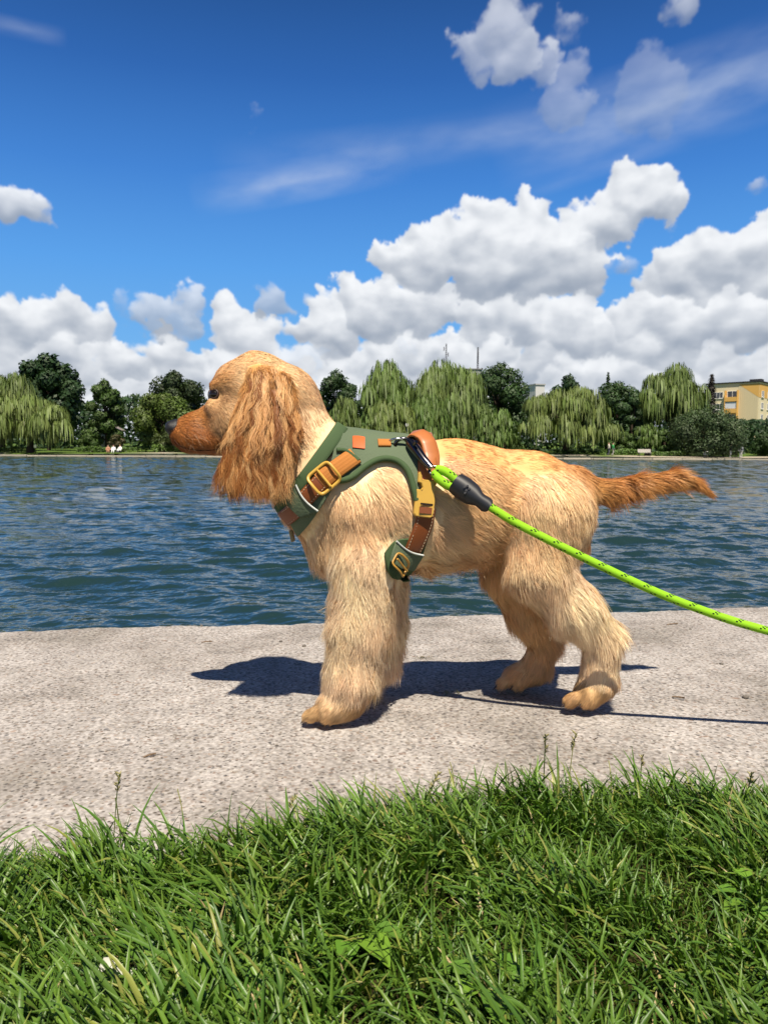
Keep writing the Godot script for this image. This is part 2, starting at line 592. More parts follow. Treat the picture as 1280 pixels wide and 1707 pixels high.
func make_quay() -> void:
	rng.seed = 21
	var m := StandardMaterial3D.new()
	var images := concrete_images()
	m.albedo_texture = ImageTexture.create_from_image(images[0])
	m.albedo_color = Color(0.82, 0.81, 0.805)
	m.roughness = 0.93
	m.metallic_specular = 0.3
	m.heightmap_enabled = true
	m.heightmap_texture = ImageTexture.create_from_image(images[1])
	m.heightmap_scale = 0.16
	triplanar(m, 1.0 / 0.92)
	m.detail_enabled = true
	m.detail_blend_mode = BaseMaterial3D.BLEND_MODE_MUL
	m.detail_uv_layer = BaseMaterial3D.DETAIL_UV_2
	m.uv2_triplanar = true
	m.uv2_world_triplanar = true
	m.uv2_scale = Vector3.ONE / 2.3
	# damp and mossy stains, lighter worn patches
	m.detail_albedo = noise_texture(512, noise(0.011, 5, 33), [Color(0.86, 0.855, 0.84), Color(0.95, 0.945, 0.94), Color(1, 1, 1), Color.WHITE], [0.10, 0.35, 0.55, 0.9])
	var left := ground_at(0, 1052)
	var right := ground_at(1280, 1009)
	var slope := (right.z - left.z) / (right.x - left.x)
	var wobble := noise(2.2, 4, 8)
	var ragged := noise(16.0, 3, 9)
	var top_noise := noise(3.0, 3, 10)
	var g := Geo.new()
	var nx := 560
	# rows from the grass side to the water, then over the rounded edge and down
	var rows := [0.0, 0.15, 0.3, 0.45, 0.6, 0.72, 0.82, 0.9, 0.95, 0.98]
	var over := [[-0.012, 0.0], [-0.004, -0.003], [0.0, -0.010], [0.002, -0.05], [0.0, -0.4], [0.0, -1.2]]
	for a in nx + 1:
		var x := -3.2 + 6.4 * a / nx
		var edge := left.z + slope * (x - left.x) + wobble.get_noise_1d(x) * 0.025 + ragged.get_noise_1d(x) * 0.010
		var near := -0.30
		for k in rows.size() + over.size():
			var p: Vector3
			if k < rows.size():
				p = Vector3(x, 0, lerpf(near, edge + 0.03, rows[k]))
				p.y = top_noise.get_noise_2d(p.x, p.z) * 0.003
			else:
				var o: Array = over[k - rows.size()]
				var chip := maxf(0.0, ragged.get_noise_2d(x * 1.7, o[1] * 3.0)) * 0.012
				p = Vector3(x, o[1] + (top_noise.get_noise_2d(x, edge) * 0.003 if o[1] > -0.02 else 0.0), edge - o[0] + chip)
			g.put(p, Vector3.UP)
	var cols := rows.size() + over.size()
	for a in nx:
		for k in cols - 1:
			var q := a * cols + k
			g.i.append_array(PackedInt32Array([q, q + 1, q + cols, q + 1, q + cols + 1, q + cols]))
	recompute_normals(g)
	structure(part("pavement", g, m), "weathered pebbly concrete quay along the water")

func recompute_normals(g: Geo) -> void:
	var sums := PackedVector3Array()
	sums.resize(g.v.size())
	for k in range(0, g.i.size(), 3):
		var a := g.i[k]
		var b := g.i[k + 1]
		var d := g.i[k + 2]
		var nn := (g.v[d] - g.v[a]).cross(g.v[b] - g.v[a])
		sums[a] += nn
		sums[b] += nn
		sums[d] += nn
	for k in sums.size():
		g.n[k] = sums[k].normalized()

# ---- the lake ---------------------------------------------------------------------------------
func make_lake() -> void:
	rng.seed = 31
	var waves := []
	for k in 20:
		var length := 0.085 * pow(1.175, k)            # 0.11 m to 3.4 m
		if length > 1.5:
			break
		for twin in 2:
			var heading := PI * 0.5 + 0.28 + rng.randfn(0.0, 0.50)
			var steep := 0.074 if length < 0.4 else 0.074 * pow(0.4 / length, 0.9)
			if length < 0.13:
				steep *= 0.8
			waves.append([TAU / length * cos(heading), TAU / length * sin(heading), rng.randf_range(0, TAU), steep * length / TAU, length])
	var g := Geo.new()
	var cols := 400
	var z := 1.25
	var count := 0
	var gusts := noise(0.13, 3, 77)
	while z < SHORE + 2.0:
		var step := clampf(z * z / 720.0, 0.010, 6.0)
		for a in cols + 1:
			var t := 2.0 * a / cols - 1.0
			var x := t * (1.9 * z + 6.0) * (0.32 + 0.68 * t * t * t * t)
			var h := 0.0
			var hx := 0.0
			var hz := 0.0
			var calm := 0.85 + 0.55 * gusts.get_noise_2d(x, z)
			for w in waves:
				var phase: float = w[0] * x - w[1] * z + w[2]
				var e := exp(sin(phase) - 1.0) * 1.5
				var slope_: float = w[3] * cos(phase) * e * calm
				if w[4] > step * 1.5:
					h += w[3] * (e - 0.7) * calm
				hx += slope_ * w[0]
				hz += slope_ * w[1]
			g.v.append(Vector3(x, WATER_Y + h, -z))
			g.n.append(Vector3(-hx, 1.0, -hz).normalized())
		count += 1
		z += step
	g.c = PackedColorArray()
	for r in count - 1:
		for a in cols:
			var q := r * (cols + 1) + a
			g.i.append_array(PackedInt32Array([q, q + cols + 1, q + 1, q + 1, q + cols + 1, q + cols + 2]))
	var arrays := []
	arrays.resize(Mesh.ARRAY_MAX)
	arrays[Mesh.ARRAY_VERTEX] = g.v
	arrays[Mesh.ARRAY_NORMAL] = g.n
	arrays[Mesh.ARRAY_INDEX] = g.i
	var shape := ArrayMesh.new()
	shape.add_surface_from_arrays(Mesh.PRIMITIVE_TRIANGLES, arrays)
	var m := mat(Color(0.011, 0.028, 0.028), 0.09, 0.37)
	m.heightmap_enabled = true
	m.heightmap_texture = noise_texture(512, noise(0.018, 4, 5), [Color.BLACK, Color.WHITE], [0.0, 1.0])
	m.heightmap_scale = 1.3
	triplanar(m, 1.0 / 1.7)
	structure(part("lake", shape, m), "wind-rippled blue green lake")
	var bed := PlaneMesh.new()
	bed.size = Vector2(2400, 2400)
	var b := part("ground", bed, mat(Color(0.05, 0.055, 0.035), 1.0, 0.2))
	b.position.y = -1.6
	structure(b)

# ---- the far bank -----------------------------------------------------------------------------
func bank_height(x: float, z: float) -> float:
	var s := -z - SHORE
	if s < 0.0:
		return -1.2
	var rise := 0.10 + 0.25 * smoothstep(0.0, 4.0, s) + 0.3 * smoothstep(6.0, 14.0, s) + 2.4 * smoothstep(25.0, 70.0, s) + 5.0 * smoothstep(80.0, 300.0, s)
	return WATER_Y + 0.28 + rise * 0.8 + 0.1 * sin(x * 0.13 + z * 0.07)

func make_far_bank() -> void:
	rng.seed = 41
	var g := Geo.new()
	var patches := noise(0.09, 4, 42)
	var steps := [0.35, 0.7, 1.2, 2.0, 3.0, 4.0, 5.5, 7.5, 10.0, 14.0, 20.0, 30.0, 45.0, 70.0, 110.0, 180.0, 300.0, 520.0]
	var nx := 220
	for a in nx + 1:
		var x := -330.0 + 660.0 * a / nx
		for s in steps:
			var p := Vector3(x, 0, -SHORE - s)
			p.y = bank_height(p.x, p.z)
			var k := patches.get_noise_2d(p.x, p.z)
			var col := Color(0.10, 0.15, 0.030).lerp(Color(0.055, 0.10, 0.022), 0.5 + 0.5 * k)
			var on_path: bool = (s > 0.6 and s < 3.5) and (x > 30.0 or k > 0.15)
			if on_path:
				col = Color(0.33, 0.29, 0.23)
			g.put(p, Vector3.UP, col)
	for a in nx:
		for k in steps.size() - 1:
			var q := a * steps.size() + k
			g.i.append_array(PackedInt32Array([q, q + 1, q + steps.size(), q + 1, q + steps.size() + 1, q + steps.size()]))
	recompute_normals(g)
	structure(part("far_bank", g, mat(Color.WHITE, 0.95, 0.2, true)), "grassy park bank across the lake")
	# the pale stone edging just above the water: one block after another
	var edging := Node3D.new()
	edging.name = "kerb"
	add_child(edging)
	structure(edging, "pale stone edging of the far bank")
	var stone := Geo.new()
	stone.box(Transform3D.IDENTITY, Vector3(3.94, 0.5, 0.5), Color.WHITE, 0.04)
	var shape := stone.mesh()
	var tones := [mat(Color(0.36, 0.33, 0.26), 0.95, 0.3), mat(Color(0.42, 0.38, 0.30), 0.95, 0.3), mat(Color(0.31, 0.29, 0.23), 0.95, 0.3)]
	for k in 38:
		var o := part("edging_block", shape, tones[rng.randi() % 3], edging)
		o.position = Vector3(-74.0 + 4.0 * k, WATER_Y - 0.07 + rng.randf_range(-0.03, 0.03), -SHORE - 0.1 + rng.randf_range(-0.03, 0.03))

# ---- the lawn ---------------------------------------------------------------------------------
var lawn_line := PackedVector2Array()
func lawn_edge(x: float) -> float:
	for k in lawn_line.size() - 1:
		if x < lawn_line[k + 1].x:
			var t := clampf((x - lawn_line[k].x) / (lawn_line[k + 1].x - lawn_line[k].x), 0.0, 1.0)
			return lerpf(lawn_line[k].y, lawn_line[k + 1].y, t)
	return lawn_line[-1].y

func blade_mesh(length: float, width: float, bend: float, twist: float) -> ArrayMesh:
	var g := Geo.new()
	var segments := 6
	var p := Vector3.ZERO
	var pitch := 0.06
	for k in segments + 1:
		var t := float(k) / segments
		var w := width * 0.5 * (0.75 + 0.5 * t) * (1.0 - pow(t, 2.6)) + 0.00015
		var turn := twist * t
		var side := Vector3(cos(turn), 0, sin(turn))
		var dir := Vector3(0, cos(pitch), sin(pitch))
		var nn := side.cross(dir).normalized()
		var c := Color(1.0, 1.0, 1.0)
		if t < 0.25:
			c = Color(1.15, 1.02, 0.95)
		g.put(p - side * w, (nn - side * 0.55).normalized(), c)
		g.put(p + nn * -w * 0.35, nn, c)
		g.put(p + side * w, (nn + side * 0.55).normalized(), c)
		p += dir * (length / segments)
		pitch += bend / segments * (0.5 + t)
	for k in segments:
		var a := k * 3
		for s in 2:
			g.quad(a + s, a + s + 1, a + s + 4, a + s + 3)
	return g.mesh()

func make_lawn() -> void:
	rng.seed = 51
	for p in [[-1600, 1440], [-300, 1458], [0, 1462], [200, 1470], [330, 1462], [420, 1440], [520, 1408], [640, 1382], [760, 1362], [900, 1352], [1100, 1350], [1280, 1346], [1700, 1335], [3200, 1330]]:
		var q := ground_at(p[0], p[1])
		lawn_line.append(Vector2(q.x, q.z))
	var rough := noise(14.0, 3, 52)
	var humps := noise(3.0, 3, 53)
	var g := Geo.new()
	var nx := 240
	var rows := [0.0, 0.012, 0.04, 0.09, 0.16, 0.25, 0.36, 0.5, 0.8, 2.0, 6.0]
	for a in nx + 1:
		var x := -1.9 + 3.8 * a / nx
		var edge := lawn_edge(x) + rough.get_noise_1d(x) * 0.012
		for s in rows:
			var z: float = edge + s
			g.put(Vector3(x, -0.004 + 0.014 * smoothstep(0.0, 0.04, s) + 0.008 * humps.get_noise_2d(x, z), z), Vector3.UP)
	for a in nx:
		for k in rows.size() - 1:
			var q := a * rows.size() + k
			g.i.append_array(PackedInt32Array([q, q + rows.size(), q + 1, q + 1, q + rows.size(), q + rows.size() + 1]))
	recompute_normals(g)
	var soil := mat(Color(1, 1, 1), 1.0, 0.2)
	soil.albedo_texture = noise_texture(256, noise(0.06, 4, 54), [Color(0.10, 0.09, 0.05), Color(0.22, 0.20, 0.11), Color(0.16, 0.19, 0.07)], [0.2, 0.5, 0.8])
	triplanar(soil, 8.0)
	structure(part("lawn", g, soil), "earth under the lawn beside the quay")
	# grass: blades of several shapes, each shape laid out as copies
	var grass := Node3D.new()
	grass.name = "grass"
	add_child(grass)
	stuff(grass)
	tag(grass, "thick unmown green grass along the concrete quay", "grass")
	var m := mat(Color.WHITE, 0.42, 0.5, true)
	m.backlight_enabled = true
	m.backlight = Color(0.62, 0.70, 0.30)
	var clump := noise(9.0, 2, 55)
	var shapes := [[0.046, 0.0028, 0.5, 0.3], [0.056, 0.0029, 0.9, -0.5], [0.042, 0.0022, 0.3, 0.8], [0.064, 0.0034, 1.3, 0.6], [0.050, 0.0033, 1.1, -0.9], [0.068, 0.0027, 0.7, 1.0], [0.036, 0.0019, 0.4, 0.0], [0.056, 0.0038, 1.6, 0.3]]
	var each := 15000
	for k in shapes.size():
		var s: Array = shapes[k]
		var mm := MultiMesh.new()
		mm.transform_format = MultiMesh.TRANSFORM_3D
		mm.use_colors = true
		mm.mesh = blade_mesh(s[0], s[1], s[2], s[3])
		mm.instance_count = each
		for b in each:
			var x := 0.0
			var z := 0.0
			for attempt in 3:
				x = rng.randf_range(-1.25, 1.25)
				z = lawn_edge(x) + 0.50 * pow(rng.randf(), 1.15)
				if clump.get_noise_2d(x, z) > rng.randf_range(-0.9, 0.1):
					break
			var edge := z - lawn_edge(x)
			if edge < 0.03 and rng.randf() < 0.3:
				z += 0.02
			var lump := clump.get_noise_2d(x * 0.6 + 7.0, z * 0.6)
			var scale_ := rng.randf_range(0.6, 1.15) * (0.85 + 0.45 * lump)
			var lean := rng.randf_range(0.0, 0.75) * (0.5 + rng.randf())
			var turn := rng.randf_range(0, TAU)
			if rng.randf() < 0.5:
				turn = -1.1 + 1.6 * clump.get_noise_2d(x * 0.5, z * 0.5 + 3.0) + rng.randf_range(-0.7, 0.7)
			var bas := Basis(Vector3.UP, turn) * Basis(Vector3.RIGHT, lean)
			bas = bas.scaled(Vector3.ONE * scale_)
			mm.set_instance_transform(b, Transform3D(bas, Vector3(x, 0.004, z)))
			var c := Color(0.066, 0.150, 0.018).lerp(Color(0.145, 0.245, 0.026), rng.randf())
			c = c.lerp(Color(0.036, 0.090, 0.016), 0.5 * rng.randf())
			var dice := rng.randf()
			if dice < 0.06 and k in [0, 2, 6]:
				c = Color(0.42, 0.32, 0.13).lerp(Color(0.50, 0.40, 0.22), rng.randf())
			elif dice < 0.085:
				c = Color(0.22, 0.25, 0.05)
			mm.set_instance_color(b, vary(c, 0.18))
		var o := MultiMeshInstance3D.new()
		o.name = "blade"
		o.multimesh = mm
		o.material_override = m
		grass.add_child(o, true)
	make_grass_details(grass, m)

func make_grass_details(grass: Node3D, m: StandardMaterial3D) -> void:
	# flowering stalks that stand above the blades, at the places the photograph shows
	var g := Geo.new()
	for s in [[190, 1400, 1290, 10], [205, 1440, 1330, -12], [700, 1390, 1290, 30], [905, 1330, 1225, 4], [945, 1330, 1222, 14], [1020, 1340, 1268, -6], [1065, 1330, 1262, 5], [760, 1345, 1270, -10], [1240, 1370, 1290, 12], [310, 1400, 1315, -14], [470, 1410, 1330, 22], [850, 1340, 1270, -8]]:
		var foot := ground_at(s[0], s[1])
		var tip := depth_at(s[0] + s[3], s[2], -foot.z + rng.randf_range(-0.02, 0.02))
		var pts := smooth_path([foot, foot.lerp(tip, 0.5) + Vector3(0, 0.008, 0), tip], 6)
		var col := Color(0.30, 0.30, 0.10) if rng.randf() < 0.5 else Color(0.12, 0.16, 0.04)
		g.tube(pts, 0.0006, 4, col)
		if s[3] > 0:
			for k in 14:
				var q: Vector3 = pts[pts.size() - 1].lerp(pts[pts.size() - 6], k / 14.0)
				var out := Vector3(rng.randfn(), rng.randf_range(0.8, 1.8), rng.randfn()).normalized()
				g.tube(PackedVector3Array([q, q + out * 0.0025, q + out * 0.005]), [0.0003, 0.0010, 0.0002], 4, Color(0.38, 0.34, 0.16))
	var o := part("stalk", g, m, grass)
	stuff(o)
	# broad-leaved weeds among the blades
	var spots := [[590, 1545, 0.030, "toothed bright green weed rosette among the long grass"], [205, 1425, 0.024, "pale green broad leaf plant at the grass edge near the bare concrete"], [820, 1640, 0.026, "light green serrated weed deep in the grass"], [1255, 1480, 0.024, "dark round-leaved weed in the grass below the leash"]]
	var lm := mat(Color.WHITE, 0.5, 0.5, true)
	lm.backlight_enabled = true
	lm.backlight = Color(0.5, 0.6, 0.2)
	for s in spots:
		var foot := ground_at(s[0], s[1] + 70)
		var t := thing("weed_plant", s[3], "plant", Vector3(foot.x, 0.0, foot.z), "weeds in the grass")
		for k in 7:
			var lg := Geo.new()
			var turn := TAU * k / 7.0 + rng.randf_range(-0.3, 0.3)
			var dir := Vector3(cos(turn), 0, sin(turn))
			var size: float = s[2] * rng.randf_range(0.5, 0.85)
			var high := rng.randf_range(0.018, 0.034)
			var root := Vector3(0, 0.002, 0)
			var start := dir * 0.012 + Vector3(0, high, 0)
			var col := vary(Color(0.12, 0.23, 0.022) if k % 2 else Color(0.09, 0.19, 0.022), 0.15)
			lg.tube(PackedVector3Array([root, root.lerp(start, 0.55) + Vector3(0, 0.006, 0), start]), 0.0008, 5, col)
			var side := dir.cross(Vector3.UP)
			var segs := 9
			var lobes := 4.0
			for j in segs + 1:
				var u := float(j) / segs
				var w := size * 0.42 * sin(PI * pow(u, 0.7)) * (0.75 + 0.35 * absf(sin(u * PI * lobes))) + 0.0002
				var mid := start + dir * size * u * 1.3 + Vector3(0, size * (0.35 * u - 0.55 * u * u), 0)
				lg.put(mid - side * w + Vector3(0, w * 0.25, 0), (Vector3.UP + side * 0.3).normalized(), col)
				lg.put(mid, Vector3.UP, col)
				lg.put(mid + side * w + Vector3(0, w * 0.25, 0), (Vector3.UP - side * 0.3).normalized(), col)
			var first := lg.v.size() - (segs + 1) * 3
			for j in segs:
				var a := first + j * 3
				lg.quad(a, a + 1, a + 4, a + 3)
				lg.quad(a + 1, a + 2, a + 5, a + 4)
			part("leaf", lg, lm, t)

# ---- far trees --------------------------------------------------------------------------------
var leaf_mat: StandardMaterial3D
var bark_mat: StandardMaterial3D

func at_bank(px: float, depth: float) -> Vector3:
	var p := depth_at(px, 756.0, depth)
	return Vector3(p.x, bank_height(p.x, -depth), -depth)

func crown_height(px: float, py: float, depth: float) -> float:
	return depth_at(px, py, depth).y - at_bank(px, depth).y

func limb(g: Geo, a: Vector3, b: Vector3, ra: float, rb: float, sag: float) -> void:
	var mid := a.lerp(b, 0.5) + Vector3(rng.randf_range(-.1, .1), sag, rng.randf_range(-.1, .1)) * a.distance_to(b)
	g.tube(smooth_path([a, mid, b], 4), PackedFloat32Array([ra, lerpf(ra, rb, .15), lerpf(ra, rb, .3), lerpf(ra, rb, .42), lerpf(ra, rb, .55), lerpf(ra, rb, .66), lerpf(ra, rb, .78), lerpf(ra, rb, .9), rb]), 7, Color.WHITE)

# lobes: [x, y, z, rx, ry, rz] in shares of width, height, width
func willow(left: float, right: float, top: float, depth: float, label: String, tint: Color, count: int, seed_: int, reach := 0.12, lobes := []) -> void:
	rng.seed = seed_
	var px := (left + right) / 2.0
	var at := at_bank(px, depth)
	var wide := (right - left) * depth / FOCAL
	var tall := crown_height(px, top, depth)
	var t := thing("willow_tree", label, "willow", at, "trees along the far bank")
	if lobes.is_empty():
		lobes = [[0.0, .80, 0.0, .30, .20, .25], [-.17, .76, .05, .22, .17, .2], [.18, .75, .05, .22, .17, .2], [-.22, .64, .10, .24, .20, .22], [.23, .62, .08, .24, .20, .22], [.02, .58, .26, .26, .20, .20], [.0, .62, -.2, .28, .22, .2], [-.30, .44, .12, .20, .16, .2], [.31, .42, .10, .19, .16, .2], [.05, .36, .30, .22, .14, .18]]
	# each bough carries smaller drooping heads
	var boughs := lobes.duplicate()
	lobes = []
	for l in boughs:
		for k in 7:
			var a := rng.randf_range(0, TAU)
			var up := rng.randf_range(-.7, .95)
			var flat := sqrt(1.0 - up * up)
			var small := rng.randf_range(.34, .58)
			lobes.append([l[0] + cos(a) * flat * l[3] * .72, l[1] + up * l[4] * .75, l[2] + sin(a) * flat * l[5] * .72, l[3] * small, l[4] * small, l[5] * small])
	var wood := Geo.new()
	wood.tube(smooth_path([Vector3(0, -0.3, 0), Vector3(.2, tall * .2, 0), Vector3(-.1, tall * .42, .1)], 4), PackedFloat32Array([.62, .5, .45, .42, .40, .37, .34, .32, .30]), 9)
	for l in boughs:
		limb(wood, Vector3(0, tall * .3, 0), Vector3(l[0] * wide, l[1] * tall, l[2] * wide), .26, .05, .05)
	part("trunk", wood, bark_mat, t)
	var g := Geo.new()
	var area := 0.0
	for l in lobes:
		area += l[3] * l[4]
	var tufts := noise(0.9, 2, seed_)
	for l in lobes:
		var share: int = int(1.7 * count * l[3] * l[4] / area)
		var lobe_tint := vary(tint, 0.16)
		for k in share:
			var a := rng.randf_range(0, TAU)
			var up := rng.randf_range(-0.25, 1.0)
			var flat := sqrt(maxf(0.0, 1.0 - up * up))
			var dir := Vector3(cos(a) * flat, up, sin(a) * flat)
			var shell := rng.randf_range(0.72, 1.04)
			var p := Vector3(l[0] * wide + dir.x * l[3] * wide * shell, l[1] * tall + dir.y * l[4] * tall * shell, l[2] * wide + dir.z * l[5] * wide * shell)
			var tuft := tufts.get_noise_3d(p.x, p.y * .35, p.z)
			p += Vector3(tuft, -absf(tuft) * .6, tufts.get_noise_3d(p.z, p.x, p.y) * .6) * .8
			var length := tall * rng.randf_range(.07, .24) * (1.0 + .5 * tuft)
			length = minf(length, maxf(.6, p.y - reach * tall * rng.randf_range(.5, 1.4)))
			var out := Vector3(dir.x, 0, dir.z) * rng.randf_range(.05, .22) + Vector3(rng.randf_range(-.05, .10), 0, 0)
			var side := Vector3(-sin(a + rng.randf_range(-.9, .9)), 0, cos(a + rng.randf_range(-.9, .9)))
			var w := rng.randf_range(.035, .10)
			var nn := (Vector3(dir.x, 0, dir.z) + Vector3(0, rng.randf_range(.1, .7), 0) + Vector3(rng.randfn(), 0, rng.randfn()) * .25).normalized()
			var col := vary(lobe_tint, .20)
			var first := g.v.size()
			for s in 4:
				var f := s / 3.0
				var q := p + out * length * (1.0 - (1.0 - f) * (1.0 - f)) + Vector3(0, -length * (f * f * .5 + f * .5), 0)
				var wf: float = w * [0.5, 1.0, .9, .15][s]
				g.put(q - side * wf, nn, col)
				g.put(q + side * wf, nn, col)
			for s in 3:
				var b := first + s * 2
				g.quad(b, b + 1, b + 3, b + 2)
	part("crown", g, leaf_mat, t)

# lobes of leaf-sized faces round a branching trunk
func leafy(kind: String, left: float, right: float, top: float, depth: float, label: String, tint: Color, count: int, seed_: int, size := .30, low := .12, lobe_count := 14) -> void:
	rng.seed = seed_
	var px := (left + right) / 2.0
	var at := at_bank(px, depth)
	var wide := (right - left) * depth / FOCAL
	var tall := crown_height(px, top, depth)
	var t := thing(kind, label, "tree" if kind.ends_with("tree") else "shrub", at, "trees along the far bank")
	var lobes := []
	for k in lobe_count:
		var up := lerpf(low + .12, .86, (k + .5) / lobe_count)
		var spread := .36 * sin(PI * clampf((up - low + .1) / (1.12 - low), 0.05, .98))
		var a := k * 2.4 + rng.randf_range(-.4, .4)
		var r := rng.randf_range(.13, .20)
		lobes.append([cos(a) * spread * rng.randf_range(.6, 1.0), up, sin(a) * spread * rng.randf_range(.6, 1.0), r, r * wide / tall * rng.randf_range(.7, 1.0)])
	lobes.append([rng.randf_range(-.05, .05), .88, 0.0, .14, .12])
	var wood := Geo.new()
	wood.tube(smooth_path([Vector3(0, -.3, 0), Vector3(.1, tall * .3, 0), Vector3(0, tall * .75, 0)], 4), PackedFloat32Array([.34, .3, .27, .25, .22, .19, .15, .1, .05]), 8)
	for l in lobes:
		limb(wood, Vector3(0, tall * minf(l[1] * .6, .5), 0), Vector3(l[0] * wide, l[1] * tall, l[2] * wide), .12, .03, -.02)
	part("trunk", wood, bark_mat, t)
	var g := Geo.new()
	var gaps := noise(0.55, 2, seed_ + 3)
	for l in lobes:
		var lobe_tint := vary(tint, .13)
		for k in 3 * count / lobes.size():
			var dir := Vector3(rng.randfn(), rng.randfn() + .15, rng.randfn()).normalized()
			var shell := pow(rng.randf(), .30) * rng.randf_range(.85, 1.15)
			var p := Vector3(l[0] * wide + dir.x * l[3] * wide * shell, l[1] * tall + dir.y * l[4] * tall * shell, l[2] * wide + dir.z * l[3] * wide * shell)
			if gaps.get_noise_3d(p.x, p.y, p.z) < -.34:
				continue
			if p.y < .1:
				p.y = rng.randf_range(.1, .5)
			var facing := (dir + Vector3(rng.randfn(), rng.randfn() + .5, rng.randfn()) * .6).normalized()
			var u := facing.cross(Vector3(rng.randfn(), rng.randfn(), rng.randfn())).normalized()
			var v := facing.cross(u)
			var s := size * rng.randf_range(.55, 1.2)
			var col := vary(lobe_tint, .22)
			var nn := (facing * .6 + dir * .7).normalized()
			var a := g.put(p - u * s * .75, nn, col)
			var b := g.put(p - v * s * .42 + u * s * .1, nn, col)
			var d := g.put(p + u * s * .75, nn, col)
			var e := g.put(p + v * s * .42 - u * s * .1, nn, col)
			g.quad(a, b, d, e)
	part("crown", g, leaf_mat, t)

func conifer(px: float, half: float, top: float, depth: float, label: String, tint: Color, seed_: int) -> void:
	rng.seed = seed_
	var at := at_bank(px, depth)
	var tall := crown_height(px, top, depth)
	var wide := half * depth / FOCAL
	var t := thing("spruce_tree", label, "spruce", at, "trees along the far bank")
	var wood := Geo.new()
	wood.tube(PackedVector3Array([Vector3(0, -.3, 0), Vector3(0, tall * .5, 0), Vector3(0, tall * .98, 0)]), PackedFloat32Array([.3, .18, .03]), 8)
	part("trunk", wood, bark_mat, t)
	var g := Geo.new()
	for k in 3600:
		var f := pow(rng.randf(), .8)
		var y := tall * (1.0 - f * .92)
		var r := wide * (.06 + f) * rng.randf_range(.3, 1.05) * (.8 + .2 * sin(y * 5.0))
		var a := rng.randf_range(0, TAU)
		var dir := Vector3(cos(a), -.35, sin(a))
		var p := Vector3(cos(a) * r, y - r * .25, sin(a) * r)
		var side := dir.cross(Vector3.UP).normalized()
		var s := rng.randf_range(.25, .5)
		var col := vary(tint, .25)
		var nn := (Vector3(cos(a), .6, sin(a))).normalized()
		var b := g.put(p - dir * s, nn, col)
		var d := g.put(p - side * s * .3, nn, col)
		var e := g.put(p + dir * s, nn, col)
		var h := g.put(p + side * s * .3, nn, col)
		g.quad(b, d, e, h)
	part("crown", g, leaf_mat, t)

